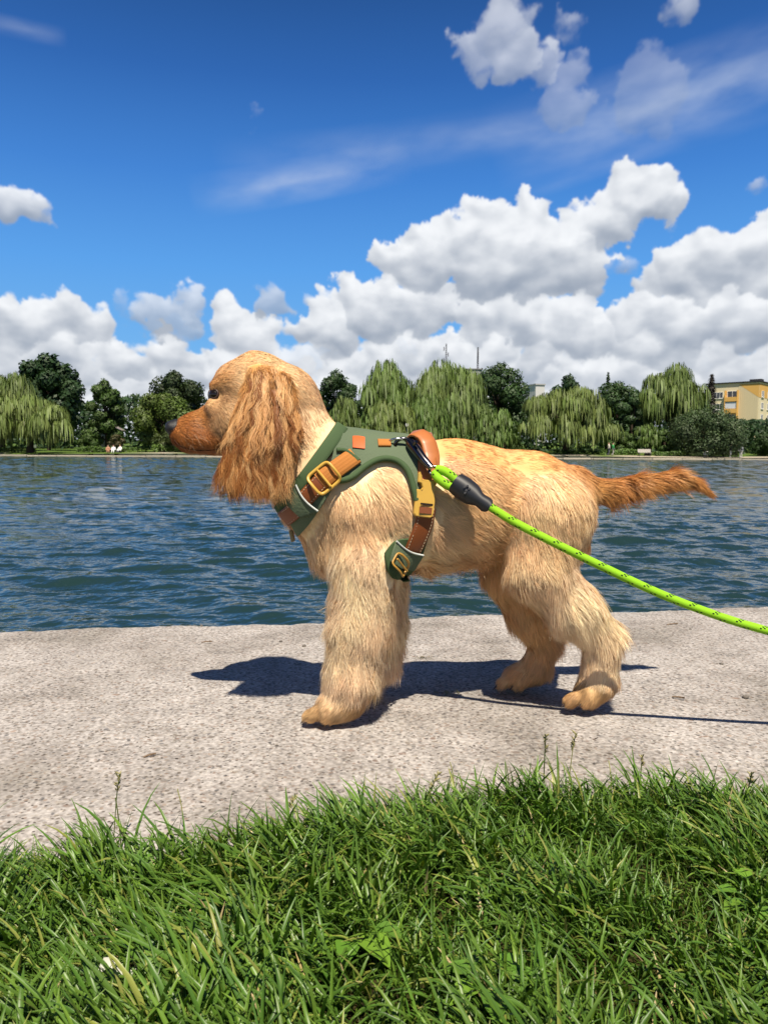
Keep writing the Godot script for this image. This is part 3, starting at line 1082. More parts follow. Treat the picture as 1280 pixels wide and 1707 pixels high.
func make_trees() -> void:
	leaf_mat = mat(Color.WHITE, 0.55, 0.4, true)
	leaf_mat.backlight_enabled = true
	leaf_mat.backlight = Color(0.55, 0.62, 0.30)
	bark_mat = mat(Color(0.055, 0.042, 0.030), 0.95, 0.2)
	var pale := Color(0.125, 0.170, 0.045)
	var olive := Color(0.105, 0.150, 0.040)
	var fresh := Color(0.095, 0.150, 0.036)
	var dark := Color(0.038, 0.074, 0.024)
	var deep := Color(0.026, 0.056, 0.020)
	var mid := Color(0.060, 0.105, 0.026)
	# from the water's edge at one end of the bank to the other
	willow(-60, 66, 606, 116, "tall willow with the dark maple rising behind it", olive, 2300, 101)
	willow(-28, 128, 640, 108, "broad weeping willow trailing over the water by the low hedge", pale, 3400, 102, .03, [[-.05, .76, 0., .28, .22, .25], [-.28, .62, .05, .24, .2, .2], [.22, .62, .1, .22, .2, .2], [.36, .34, .2, .14, .18, .15], [-.02, .48, .25, .2, .2, .2], [.2, .4, .25, .16, .2, .16], [-.3, .4, .2, .2, .2, .2]])
	leafy("maple_tree", 15, 150, 588, 124, "dark spreading maple behind the tall willow", deep, 4600, 103, .5, .2, 16)
	leafy("alder_tree", 140, 216, 632, 114, "slim mid-green tree with a narrow ragged top", mid, 4200, 104, .28, .08, 15)
	leafy("oak_tree", 240, 352, 618, 126, "dark round-headed oak above the yellow-green tree", Color(.035, .055, .020), 4600, 105, .36, .3, 12)
	leafy("lime_tree", 208, 334, 655, 112, "yellow-green bushy tree beside the small white house", Color(.075, .115, .022), 5200, 106, .28, .06, 15)
	leafy("beech_tree", 330, 430, 640, 120, "dark leafy tree behind the puppy's head", dark, 3200, 107, .34, .1, 12)
	leafy("hornbeam_tree", 420, 530, 650, 120, "dense green tree behind the puppy's neck", dark, 3200, 108, .34, .1, 12)
	leafy("linden_tree", 512, 612, 616, 120, "dark green pointed tree next to the tall willow with a rounded top", dark, 5000, 109, .30, .05, 16)
	willow(548, 600, 660, 110, "small thin willow in front of the dark pointed tree", olive, 900, 110, .1)
	willow(597, 688, 598, 118, "tall willow with a rounded top and a lower pale willow in front", fresh, 2600, 111, .25)
	willow(602, 694, 664, 109, "low pale willow in front of the tall round-topped willow", pale, 1900, 112, .05)
	willow(684, 808, 600, 117, "largest willow of the park, under the two masts", olive, 3600, 113, .1)
	willow(676, 764, 654, 109, "low drooping willow in front of the largest willow", fresh, 1700, 114, .05)
	leafy("chestnut_tree", 762, 892, 604, 126, "dark dense chestnut between the largest willow and the pale roof", dark, 6000, 115, .34, .05, 18)
	leafy("ash_tree", 640, 720, 645, 126, "dark tree in the gap between two tall willows", dark, 2600, 116, .32, .05, 12)
	willow(790, 856, 676, 109, "short willow with thin yellowish strands beside the broad willow", fresh, 1300, 117, .06)
	willow(860, 1020, 638, 110, "broad dome-shaped willow reaching down to the water", pale, 4200, 118, .03)
	leafy("plane_tree", 905, 985, 624, 128, "dark tree showing its crown above the broad dome-shaped willow", deep, 3600, 119, .34, .2, 12)
	leafy("poplar_tree", 975, 1078, 636, 124, "dark tree filling the gap before the tall weeping willow", dark, 5600, 120, .32, .03, 18)
	leafy("sapling_tree", 1000, 1018, 620, 130, "thin sapling poking above the dark trees", deep, 420, 121, .3, .5, 6)
	leafy("elm_tree", 1020, 1080, 652, 116, "low dark tree by the park bench", dark, 2600, 122, .3, .03, 12)
	willow(1062, 1170, 607, 117, "tall dense weeping willow beside the yellow apartment block", olive, 3400, 123, .2, [[0., .82, 0., .30, .17, .26], [-.24, .70, .1, .24, .18, .22], [.25, .68, .08, .24, .18, .22], [.02, .64, .28, .28, .18, .2], [-.1, .62, -.2, .28, .22, .2], [-.3, .56, .12, .18, .14, .2], [.3, .5, .10, .18, .14, .2]])
	willow(1060, 1096, 700, 109, "little willow strands hanging above the park bench", fresh, 620, 124, .3)
	conifer(1181, 25, 624, 121, "dark reddish spruce against the yellow apartment block", Color(.045, .038, .030), 125)
	leafy("silver_willow_bush", 1102, 1252, 686, 108, "large rounded grey-green bush by the water under the apartment block", Color(.060, .092, .038), 8200, 126, .22, .0, 26)
	leafy("laurel_bush", 1246, 1330, 724, 112, "dark clipped bushes below the yellow apartment block", Color(.030, .060, .016), 3200, 127, .22, .0, 14)
	leafy("elder_bush", 128, 176, 716, 113, "undergrowth bush beside the broad weeping willow", mid, 1800, 128, .26, .0, 10)
	leafy("hazel_bush", 560, 640, 706, 114, "bush under the tall round-topped willow", mid, 2200, 129, .26, .0, 10)
	leafy("yew_bush", 720, 800, 706, 114, "bush growing under the largest willow", mid, 2200, 130, .26, .0, 10)
	leafy("holly_bush", 800, 880, 700, 116, "bush between the short willow and the broad willow", mid, 2200, 131, .26, .0, 10)
	leafy("privet_bush", 250, 335, 714, 109, "olive bush by the water in front of the puppy's nose", Color(.055, .075, .022), 2200, 132, .22, .0, 10)
	leafy("briar_bush", 176, 214, 724, 110, "brownish low bush in front of the small white house", Color(.075, .070, .030), 1000, 133, .2, .0, 8)
	leafy("bay_bush", 1010, 1064, 720, 114, "leafy bush next to the park bench", mid, 1800, 134, .26, .0, 10)
	leafy("thorn_bush", 1080, 1130, 716, 114, "bush behind the large rounded grey-green bush", mid, 1600, 135, .26, .0, 10)
	leafy("juniper_bush", 330, 480, 716, 114, "bush behind the puppy's ear", mid, 2200, 136, .26, .0, 10)
	# the wood farther back, which reads as one dark mass
	rng.seed = 150
	var wood := Geo.new()
	for k in 26000:
		var px := rng.randf_range(-160, 1440)
		var top := 668.0 + 14.0 * sin(px * .021) + 9.0 * sin(px * .057 + 1.0) + 6.0 * sin(px * .13)
		if px > 1150.0:
			top = maxf(top, 700.0)
		var depth := rng.randf_range(136.0, 150.0)
		var foot := at_bank(px, depth)
		var p := Vector3(foot.x, foot.y + crown_height(px, top, depth) * pow(rng.randf(), .75), foot.z)
		var facing := Vector3(rng.randfn(), rng.randfn() + .6, rng.randfn() + .9).normalized()
		var u := facing.cross(Vector3(rng.randfn(), rng.randfn(), rng.randfn())).normalized()
		var v := facing.cross(u)
		var s := rng.randf_range(.3, .75)
		var col := vary(deep, .3)
		wood.quad(wood.put(p - u * s, facing, col), wood.put(p - v * s * .5, facing, col), wood.put(p + u * s, facing, col), wood.put(p + v * s * .5, facing, col))
	stuff(tag(part("woodland", wood, leaf_mat), "dark mass of woodland behind the trees of the bank", "woodland"))
	# low hedges along the bank
	hedge(-20, 60, 745, 109.5, "low hedge under the broad weeping willow", Color(.06, .11, .02), 140)
	hedge(126, 246, 744, 109.5, "long low trimmed hedge behind the bathers", Color(.06, .11, .02), 141)
	hedge(255, 345, 741, 107.5, "bright green rough hedge below the puppy's nose", Color(.085, .15, .025), 142)
	hedge(998, 1066, 748, 107.5, "bright low hedge beside the park bench", Color(.075, .14, .025), 143)
	hedge(1092, 1140, 752, 107.0, "short hedge at the foot of the rounded bush", Color(.06, .11, .02), 144)
	hedge(924, 1000, 750, 109.5, "low hedge under the broad dome-shaped willow", Color(.06, .11, .02), 145)

func hedge(left: float, right: float, top: float, depth: float, label: String, tint: Color, seed_: int) -> void:
	rng.seed = seed_
	var px := (left + right) / 2.0
	var at := at_bank(px, depth)
	var wide := (right - left) * depth / FOCAL
	var tall := maxf(.4, crown_height(px, top, depth))
	var t := thing("hedge", label, "hedge", at, "hedges along the far bank")
	var g := Geo.new()
	for k in int(wide * 130.0):
		var p := Vector3(rng.randf_range(-.5, .5) * wide, 0, rng.randf_range(-.5, .5))
		p.y = tall * pow(rng.randf(), .6) * (.9 + .12 * sin(p.x * 1.7)) + .02
		var facing := Vector3(rng.randfn(), rng.randfn() + .8, rng.randfn() + .5).normalized()
		var u := facing.cross(Vector3(rng.randfn(), rng.randfn(), rng.randfn())).normalized()
		var v := facing.cross(u)
		var s := rng.randf_range(.09, .2)
		var col := vary(tint, .25)
		var nn := (facing + Vector3(0, .6, .4)).normalized()
		g.quad(g.put(p - u * s, nn, col), g.put(p - v * s * .5, nn, col), g.put(p + u * s, nn, col), g.put(p + v * s * .5, nn, col))
	part("foliage", g, leaf_mat, t)
	var stem := Geo.new()
	stem.tube(PackedVector3Array([Vector3(0, -.1, 0), Vector3(.05, tall * .7, .05)]), .03, 5)
	var shape := stem.mesh()
	for k in int(wide / 1.6):
		part("stem", shape, bark_mat, t).position.x = -wide / 2.0 + (k + .5) * 1.6

# ---- buildings --------------------------------------------------------------------------------
func window_part(t: Node3D, where: Transform3D, size: Vector2, panes: int, frame_mat: Material, glass: Material) -> void:
	var glass_geo := Geo.new()
	glass_geo.box(where * Transform3D(Basis(), Vector3(0, 0, .02)), Vector3(size.x - .06, size.y - .06, .04))
	var w := part("window", glass_geo, glass, t)
	var f := Geo.new()
	for s in [-1.0, 1.0]:
		f.box(where * Transform3D(Basis(), Vector3(s * size.x * .5, 0, .05)), Vector3(.09, size.y + .09, .1))
		f.box(where * Transform3D(Basis(), Vector3(0, s * size.y * .5, .05)), Vector3(size.x - .092, .088, .098))
	for k in range(1, panes):
		f.box(where * Transform3D(Basis(), Vector3(size.x * (float(k) / panes - .5), 0, .05)), Vector3(.07, size.y - .09, .09))
	part("frame", f, frame_mat, w)
	var s := Geo.new()
	s.box(where * Transform3D(Basis(), Vector3(0, -size.y * .5 - .09, .09)), Vector3(size.x + .2, .07, .18))
	part("sill", s, frame_mat, w)

func make_buildings() -> void:
	rng.seed = 61
	var cream := mat(Color(.62, .54, .36), .9, .3)
	var orange := mat(Color(.58, .345, .10), .9, .3)
	var panel := mat(Color(.56, .48, .31), .9, .3)
	var tar := mat(Color(.03, .03, .035), .9, .3)
	var white := mat(Color(.72, .71, .68), .6, .4)
	var glass := mat(Color(.03, .035, .045), .08, .6)
	var shutter := mat(Color(.55, .57, .62), .7, .3)
	# the apartment block: its corner points towards the lake
	var depth := 182.0
	var corner := depth_at(1261, 741, depth)
	var t := thing("apartment_block", "four-storey yellow and orange apartment block behind the trees", "building", corner)
	var turn_a := Basis(Vector3.UP, deg_to_rad(-43.0))     # the face with loggias, towards the lake
	var len_a := 12.0
	var len_b := 16.0
	var tall := 14.6
	t.basis = turn_a
	# local axes: face A in the plane z = 0, running to -x from the corner; face B in the plane x = 0, running to -z
	var wall := Geo.new()
	wall.box(Transform3D(Basis(), Vector3(-len_a * .5, tall * .5 - 1.0, -len_b * .5)), Vector3(len_a, tall + 2.0, len_b))
	part("wall", wall, cream, t)
	var roof := Geo.new()
	roof.box(Transform3D(Basis(), Vector3(-len_a * .5, tall + .14, -len_b * .5)), Vector3(len_a + .7, .26, len_b + .7), Color.WHITE, .03)
	var r := part("roof", roof, tar, t)
	var hatch := Geo.new()
	hatch.box(Transform3D(Basis(), Vector3(-1.6, tall + .58, -3.0)), Vector3(2.6, .6, 2.0))
	part("roof_hatch", hatch, tar, r)
	# blank cladding strip by the corner, with the slanted orange field above it
	var clad := Geo.new()
	var x0 := -4.6
	for k in 10:
		var wide := 4.5 / 10.0
		clad.box(Transform3D(Basis(), Vector3(x0 + wide * (k + .5), tall * .5 - 1.0, .03)), Vector3(wide - .05, tall + 1.8, .06))
	part("cladding", clad, panel, t)
	var field := Geo.new()
	var za := .075
	var n := Vector3(0, 0, 1)
	var p := [Vector3(x0, tall - .35, za), Vector3(-.02, tall - .35, za), Vector3(-.02, tall - 3.6, za)]
	field.tri(field.put(p[0], n), field.put(p[1], n), field.put(p[2], n))
	for k in 3:
		var a: Vector3 = p[k]
		var b: Vector3 = p[(k + 1) % 3]
		var side := (b - a).cross(n).normalized()
		field.flat_quad(a, b, b - n * .014, a - n * .014, side)
	part("painted_field", field, orange, t)
	var band := Geo.new()
	band.box(Transform3D(Basis(), Vector3(.02, tall - 1.95, -len_b * .5)), Vector3(.05, 3.2, len_b - .1))
	part("painted_band", band, orange, t)
	for f in 4:
		var y := 1.55 + f * 2.75 + 2.1
		# loggias
		var lx := -6.0
		var parapet := Geo.new()
		parapet.box(Transform3D(Basis(), Vector3(lx, y - 1.15, .55)), Vector3(2.7, 1.05, 1.1), Color.WHITE, .02)
		var slab := part("balcony", parapet, orange, t)
		for s in [-1.0, 1.0]:
			var cheek := Geo.new()
			cheek.box(Transform3D(Basis(), Vector3(lx + s * 1.42, y - .35, .57)), Vector3(.12, 2.7, 1.14))
			part("side_wall", cheek, orange, slab)
		if f == 2:
			var blind := Geo.new()
			blind.box(Transform3D(Basis(), Vector3(lx, y + .18, .9)), Vector3(2.66, 1.5, .05))
			part("blind", blind, shutter, slab)
		window_part(t, Transform3D(Basis(), Vector3(lx, y + .1, .0)), Vector2(2.3, 1.5), 2, white, glass)
		window_part(t, Transform3D(Basis(), Vector3(-9.3, y, .0)), Vector2(2.2, 1.4), 3, white, glass)
		window_part(t, Transform3D(Basis(), Vector3(-11.2, y, .0)), Vector2(.9, 1.4), 1, white, glass)
		for k in 3:
			window_part(t, Transform3D(Basis(Vector3.UP, PI * .5), Vector3(0.045 if f == 3 else 0.0, y, -2.4 - k * 4.4)), Vector2(1.5, 1.4), 2, white, glass)
	# a pale roof that shows above the trees
	var low := depth_at(890, 647, 190)
	var h := thing("flat_roofed_building", "pale flat-roofed building just showing above the dark trees", "building", Vector3(low.x, low.y, low.z))
	var hw := Geo.new()
	hw.box(Transform3D(Basis(Vector3.UP, .3), Vector3(0, -8.0, 0)), Vector3(2.4, 17.0, 6.0))
	part("wall", hw, mat(Color(.5, .5, .5), .9, .3), h)
	var hr := Geo.new()
	hr.box(Transform3D(Basis(Vector3.UP, .3), Vector3(0, .66, 0)), Vector3(2.7, .3, 6.4))
	part("roof", hr, mat(Color(.35, .35, .36), .9, .3), h)
	# two lattice masts on a roof behind the trees
	var house := depth_at(770, 622, 215)
	var ho := thing("tower_block", "grey building hidden by the trees under the two masts", "building", house)
	var hg := Geo.new()
	hg.box(Transform3D(Basis(), Vector3(0, -11.0, -4)), Vector3(11.0, 24.0, 8.0))
	part("wall", hg, mat(Color(.26, .27, .28), .9, .3), ho)
	var hrf := Geo.new()
	hrf.box(Transform3D(Basis(), Vector3(0, 1.14, -4)), Vector3(11.4, .25, 8.5))
	part("roof", hrf, mat(Color(.2, .2, .2), .9, .3), ho)
	mast(744, 572, 215, house.y + 1.26, true, "thin mast with side antennas above the largest willow")
	mast(797, 578, 215, house.y + 1.26, false, "plain thick antenna mast above the dark chestnut")
	# a small white house between the trunks
	var wh := at_bank(183, 119)
	var s := thing("summer_house", "small white house half hidden behind the shrubs", "house", wh)
	var wg := Geo.new()
	wg.box(Transform3D(Basis(), Vector3(0, 1.6, 0)), Vector3(3.4, 3.4, 3.0))
	part("wall", wg, mat(Color(.62, .61, .58), .8, .3), s)
	var rg := Geo.new()
	for k in [-1.0, 1.0]:
		rg.box(Transform3D(Basis(Vector3(0, 0, 1), k * -.5), Vector3(k * .92, 3.75, .0)), Vector3(2.3, .14, 3.5))
	part("roof", rg, mat(Color(.20, .18, .17), .9, .3), s)
	window_part(s, Transform3D(Basis(), Vector3(-.6, 1.9, 1.5)), Vector2(.9, 1.0), 2, white, glass)
	window_part(s, Transform3D(Basis(), Vector3(.7, 1.9, 1.5)), Vector2(.9, 1.0), 2, white, glass)

func mast(px: float, top: float, depth: float, foot: float, arms: bool, label: String) -> void:
	var head := depth_at(px, top, depth)
	var tall := head.y - foot
	var t := thing("antenna_mast", label, "mast", Vector3(head.x, foot, head.z - 1.0), "masts on the roof behind the trees")
	var steel := mat(Color(.10, .10, .12), .6, .5)
	var g := Geo.new()
	for k in 3:
		var a := TAU * k / 3.0
		g.tube(PackedVector3Array([Vector3(cos(a) * .22, 0, sin(a) * .22), Vector3(cos(a) * .16, tall, sin(a) * .16)]), .07 if arms else .10, 6)
	part("pole", g, steel, t)
	var braces := Geo.new()
	for k in int(tall / .6):
		for j in 3:
			var a := TAU * j / 3.0
			var b := TAU * (j + 1) / 3.0
			braces.tube(PackedVector3Array([Vector3(cos(a) * .2, k * .6, sin(a) * .2), Vector3(cos(b) * .2, k * .6 + .6, sin(b) * .2)]), .03, 4)
	part("bracing", braces, steel, t)
	if arms:
		for k in 3:
			var arm := Geo.new()
			var y := tall * (.35 + .22 * k)
			var s := 1.0 if k % 2 else -1.0
			arm.tube(PackedVector3Array([Vector3(0, y, 0), Vector3(s * .55, y, 0)]), .05, 5)
			arm.box(Transform3D(Basis(), Vector3(s * .6, y, 0)), Vector3(.22, 1.1, .16))
			part("antenna", arm, steel, t)
	else:
		var drum := Geo.new()
		drum.tube(PackedVector3Array([Vector3(0, tall * .3, .2), Vector3(0, tall * .8, .2)]), .2, 8)
		part("antenna", drum, steel, t)

# ---- distance fields meshed as surface nets ----------------------------------------------------
class Field:
	var lo: Vector3
	var cell: float
	var nx: int
	var ny: int
	var nz: int
	var d := PackedFloat32Array()

	func _init(low: Vector3, high: Vector3, size: float) -> void:
		lo = low
		cell = size
		nx = int((high.x - low.x) / size) + 2
		ny = int((high.y - low.y) / size) + 2
		nz = int((high.z - low.z) / size) + 2
		d.resize(nx * ny * nz)
		d.fill(1.0)

	# joins a tapered capsule, flattened across z by zs, with a smooth minimum; sign -1 carves it out
	func bone(a: Vector3, ra: float, b: Vector3, rb: float, zs: float, k: float, carve := false) -> void:
		var reach := maxf(ra, rb) + k + cell * 2.0
		var p0 := (Vector3(minf(a.x, b.x), minf(a.y, b.y), minf(a.z, b.z)) - Vector3.ONE * reach - lo) / cell
		var p1 := (Vector3(maxf(a.x, b.x), maxf(a.y, b.y), maxf(a.z, b.z)) + Vector3.ONE * reach - lo) / cell
		var ab := b - a
		ab.z *= zs
		var inv := 1.0 / maxf(ab.length_squared(), 1e-9)
		for z in range(maxi(0, int(p0.z)), mini(nz, int(p1.z) + 1)):
			for y in range(maxi(0, int(p0.y)), mini(ny, int(p1.y) + 1)):
				var row := (z * ny + y) * nx
				for x in range(maxi(0, int(p0.x)), mini(nx, int(p1.x) + 1)):
					var q := Vector3(lo.x + x * cell - a.x, lo.y + y * cell - a.y, (lo.z + z * cell - a.z) * zs)
					var t := clampf(q.dot(ab) * inv, 0.0, 1.0)
					var e := (q - ab * t).length() - (ra + (rb - ra) * t)
					var old := d[row + x]
					if carve:
						e = -e
						var hc := maxf(k - absf(e - old), 0.0) / k
						d[row + x] = maxf(e, old) + hc * hc * k * 0.25
					else:
						var h := maxf(k - absf(e - old), 0.0) / k
						d[row + x] = minf(e, old) - h * h * k * 0.25

	func floor_at(y_floor: float) -> void:
		for z in nz:
			for y in ny:
				var e := y_floor - (lo.y + y * cell)
				var row := (z * ny + y) * nx
				for x in nx:
					if d[row + x] < e:
						d[row + x] = e

	func sample(p: Vector3) -> float:
		var q := (p - lo) / cell
		var x := clampi(int(q.x), 0, nx - 2)
		var y := clampi(int(q.y), 0, ny - 2)
		var z := clampi(int(q.z), 0, nz - 2)
		var f := Vector3(clampf(q.x - x, 0, 1), clampf(q.y - y, 0, 1), clampf(q.z - z, 0, 1))
		var at := (z * ny + y) * nx + x
		var up := nx
		var far := nx * ny
		var c0 := lerpf(lerpf(d[at], d[at + 1], f.x), lerpf(d[at + up], d[at + up + 1], f.x), f.y)
		var c1 := lerpf(lerpf(d[at + far], d[at + far + 1], f.x), lerpf(d[at + far + up], d[at + far + up + 1], f.x), f.y)
		return lerpf(c0, c1, f.z)

	func slope(p: Vector3, h := 0.004) -> Vector3:
		return Vector3(sample(p + Vector3(h, 0, 0)) - sample(p - Vector3(h, 0, 0)), sample(p + Vector3(0, h, 0)) - sample(p - Vector3(0, h, 0)), sample(p + Vector3(0, 0, h)) - sample(p - Vector3(0, 0, h))).normalized()

	func net() -> Geo:
		var g := Geo.new()
		var index := {}
		var far := nx * ny
		var offsets := PackedInt32Array([0, 1, nx, nx + 1, far, far + 1, far + nx, far + nx + 1])
		for z in nz - 1:
			for y in ny - 1:
				var row := (z * ny + y) * nx
				for x in nx - 1:
					var at := row + x
					var first := d[at]
					if absf(first) > cell * 3.0:
						continue
					var inside := 0
					for o in offsets:
						if d[at + o] < 0.0:
							inside += 1
					if inside == 0 or inside == 8:
						continue
					var sum := Vector3.ZERO
					var n := 0
					for e in [[0, 1], [2, 3], [4, 5], [6, 7], [0, 2], [1, 3], [4, 6], [5, 7], [0, 4], [1, 5], [2, 6], [3, 7]]:
						var da := d[at + offsets[e[0]]]
						var db := d[at + offsets[e[1]]]
						if (da < 0.0) != (db < 0.0):
							var t := da / (da - db)
							var pa := Vector3(e[0] & 1, (e[0] >> 1) & 1, e[0] >> 2)
							var pb := Vector3(e[1] & 1, (e[1] >> 1) & 1, e[1] >> 2)
							sum += pa.lerp(pb, t)
							n += 1
					var p := lo + (Vector3(x, y, z) + sum / n) * cell
					index[at] = g.put(p, slope(p, cell * 0.9))
		for at in index:
			var x: int = at % nx
			var y: int = (at / nx) % ny
			var z: int = at / far
			if x == 0 or y == 0 or z == 0:
				continue
			for axis in 3:
				var step: int = [1, nx, far][axis]
				if (d[at] < 0.0) == (d[at + step] < 0.0):
					continue
				var u: int = [nx, far, 1][axis]
				var v: int = [far, 1, nx][axis]
				if index.has(at - u) and index.has(at - v) and index.has(at - u - v):
					g.quad(index[at], index[at - u], index[at - u - v], index[at - v])
		return g

# ---- the puppy ---------------------------------------------------------------------------------
const PX := 0.00083              # metres to a photograph pixel at the puppy
var dog_field: Field
var dog_skin: Geo
var dog: Node3D
var bones := []                  # what the fur follows: [a, ra, b, rb, zs, flow, length, lift, color, wave, weight]

func dog_depth(px: float) -> float:
	return 1.05 + (px - 545.0) * 0.000114

func at_dog(px: float, py: float, off := 0.0) -> Vector3:
	return depth_at(px, py, dog_depth(px) - off * PX)

func mirrored(p: Vector3) -> Vector3:   # across the puppy's middle plane
	var a := at_dog(300, 800)
	var b := at_dog(1000, 800)
	var along := Vector3(b.x - a.x, 0, b.z - a.z).normalized()
	var across := Vector3(-along.z, 0, along.x)
	return p - across * 2.0 * (p - a).dot(across)

const CREAM := Color(.86, .69, .46)
const PALE := Color(.83, .615, .36)
const SAND := Color(.75, .485, .235)
const GOLD := Color(.66, .355, .130)
const AMBER := Color(.53, .255, .08)
const RUST := Color(.36, .13, .030)

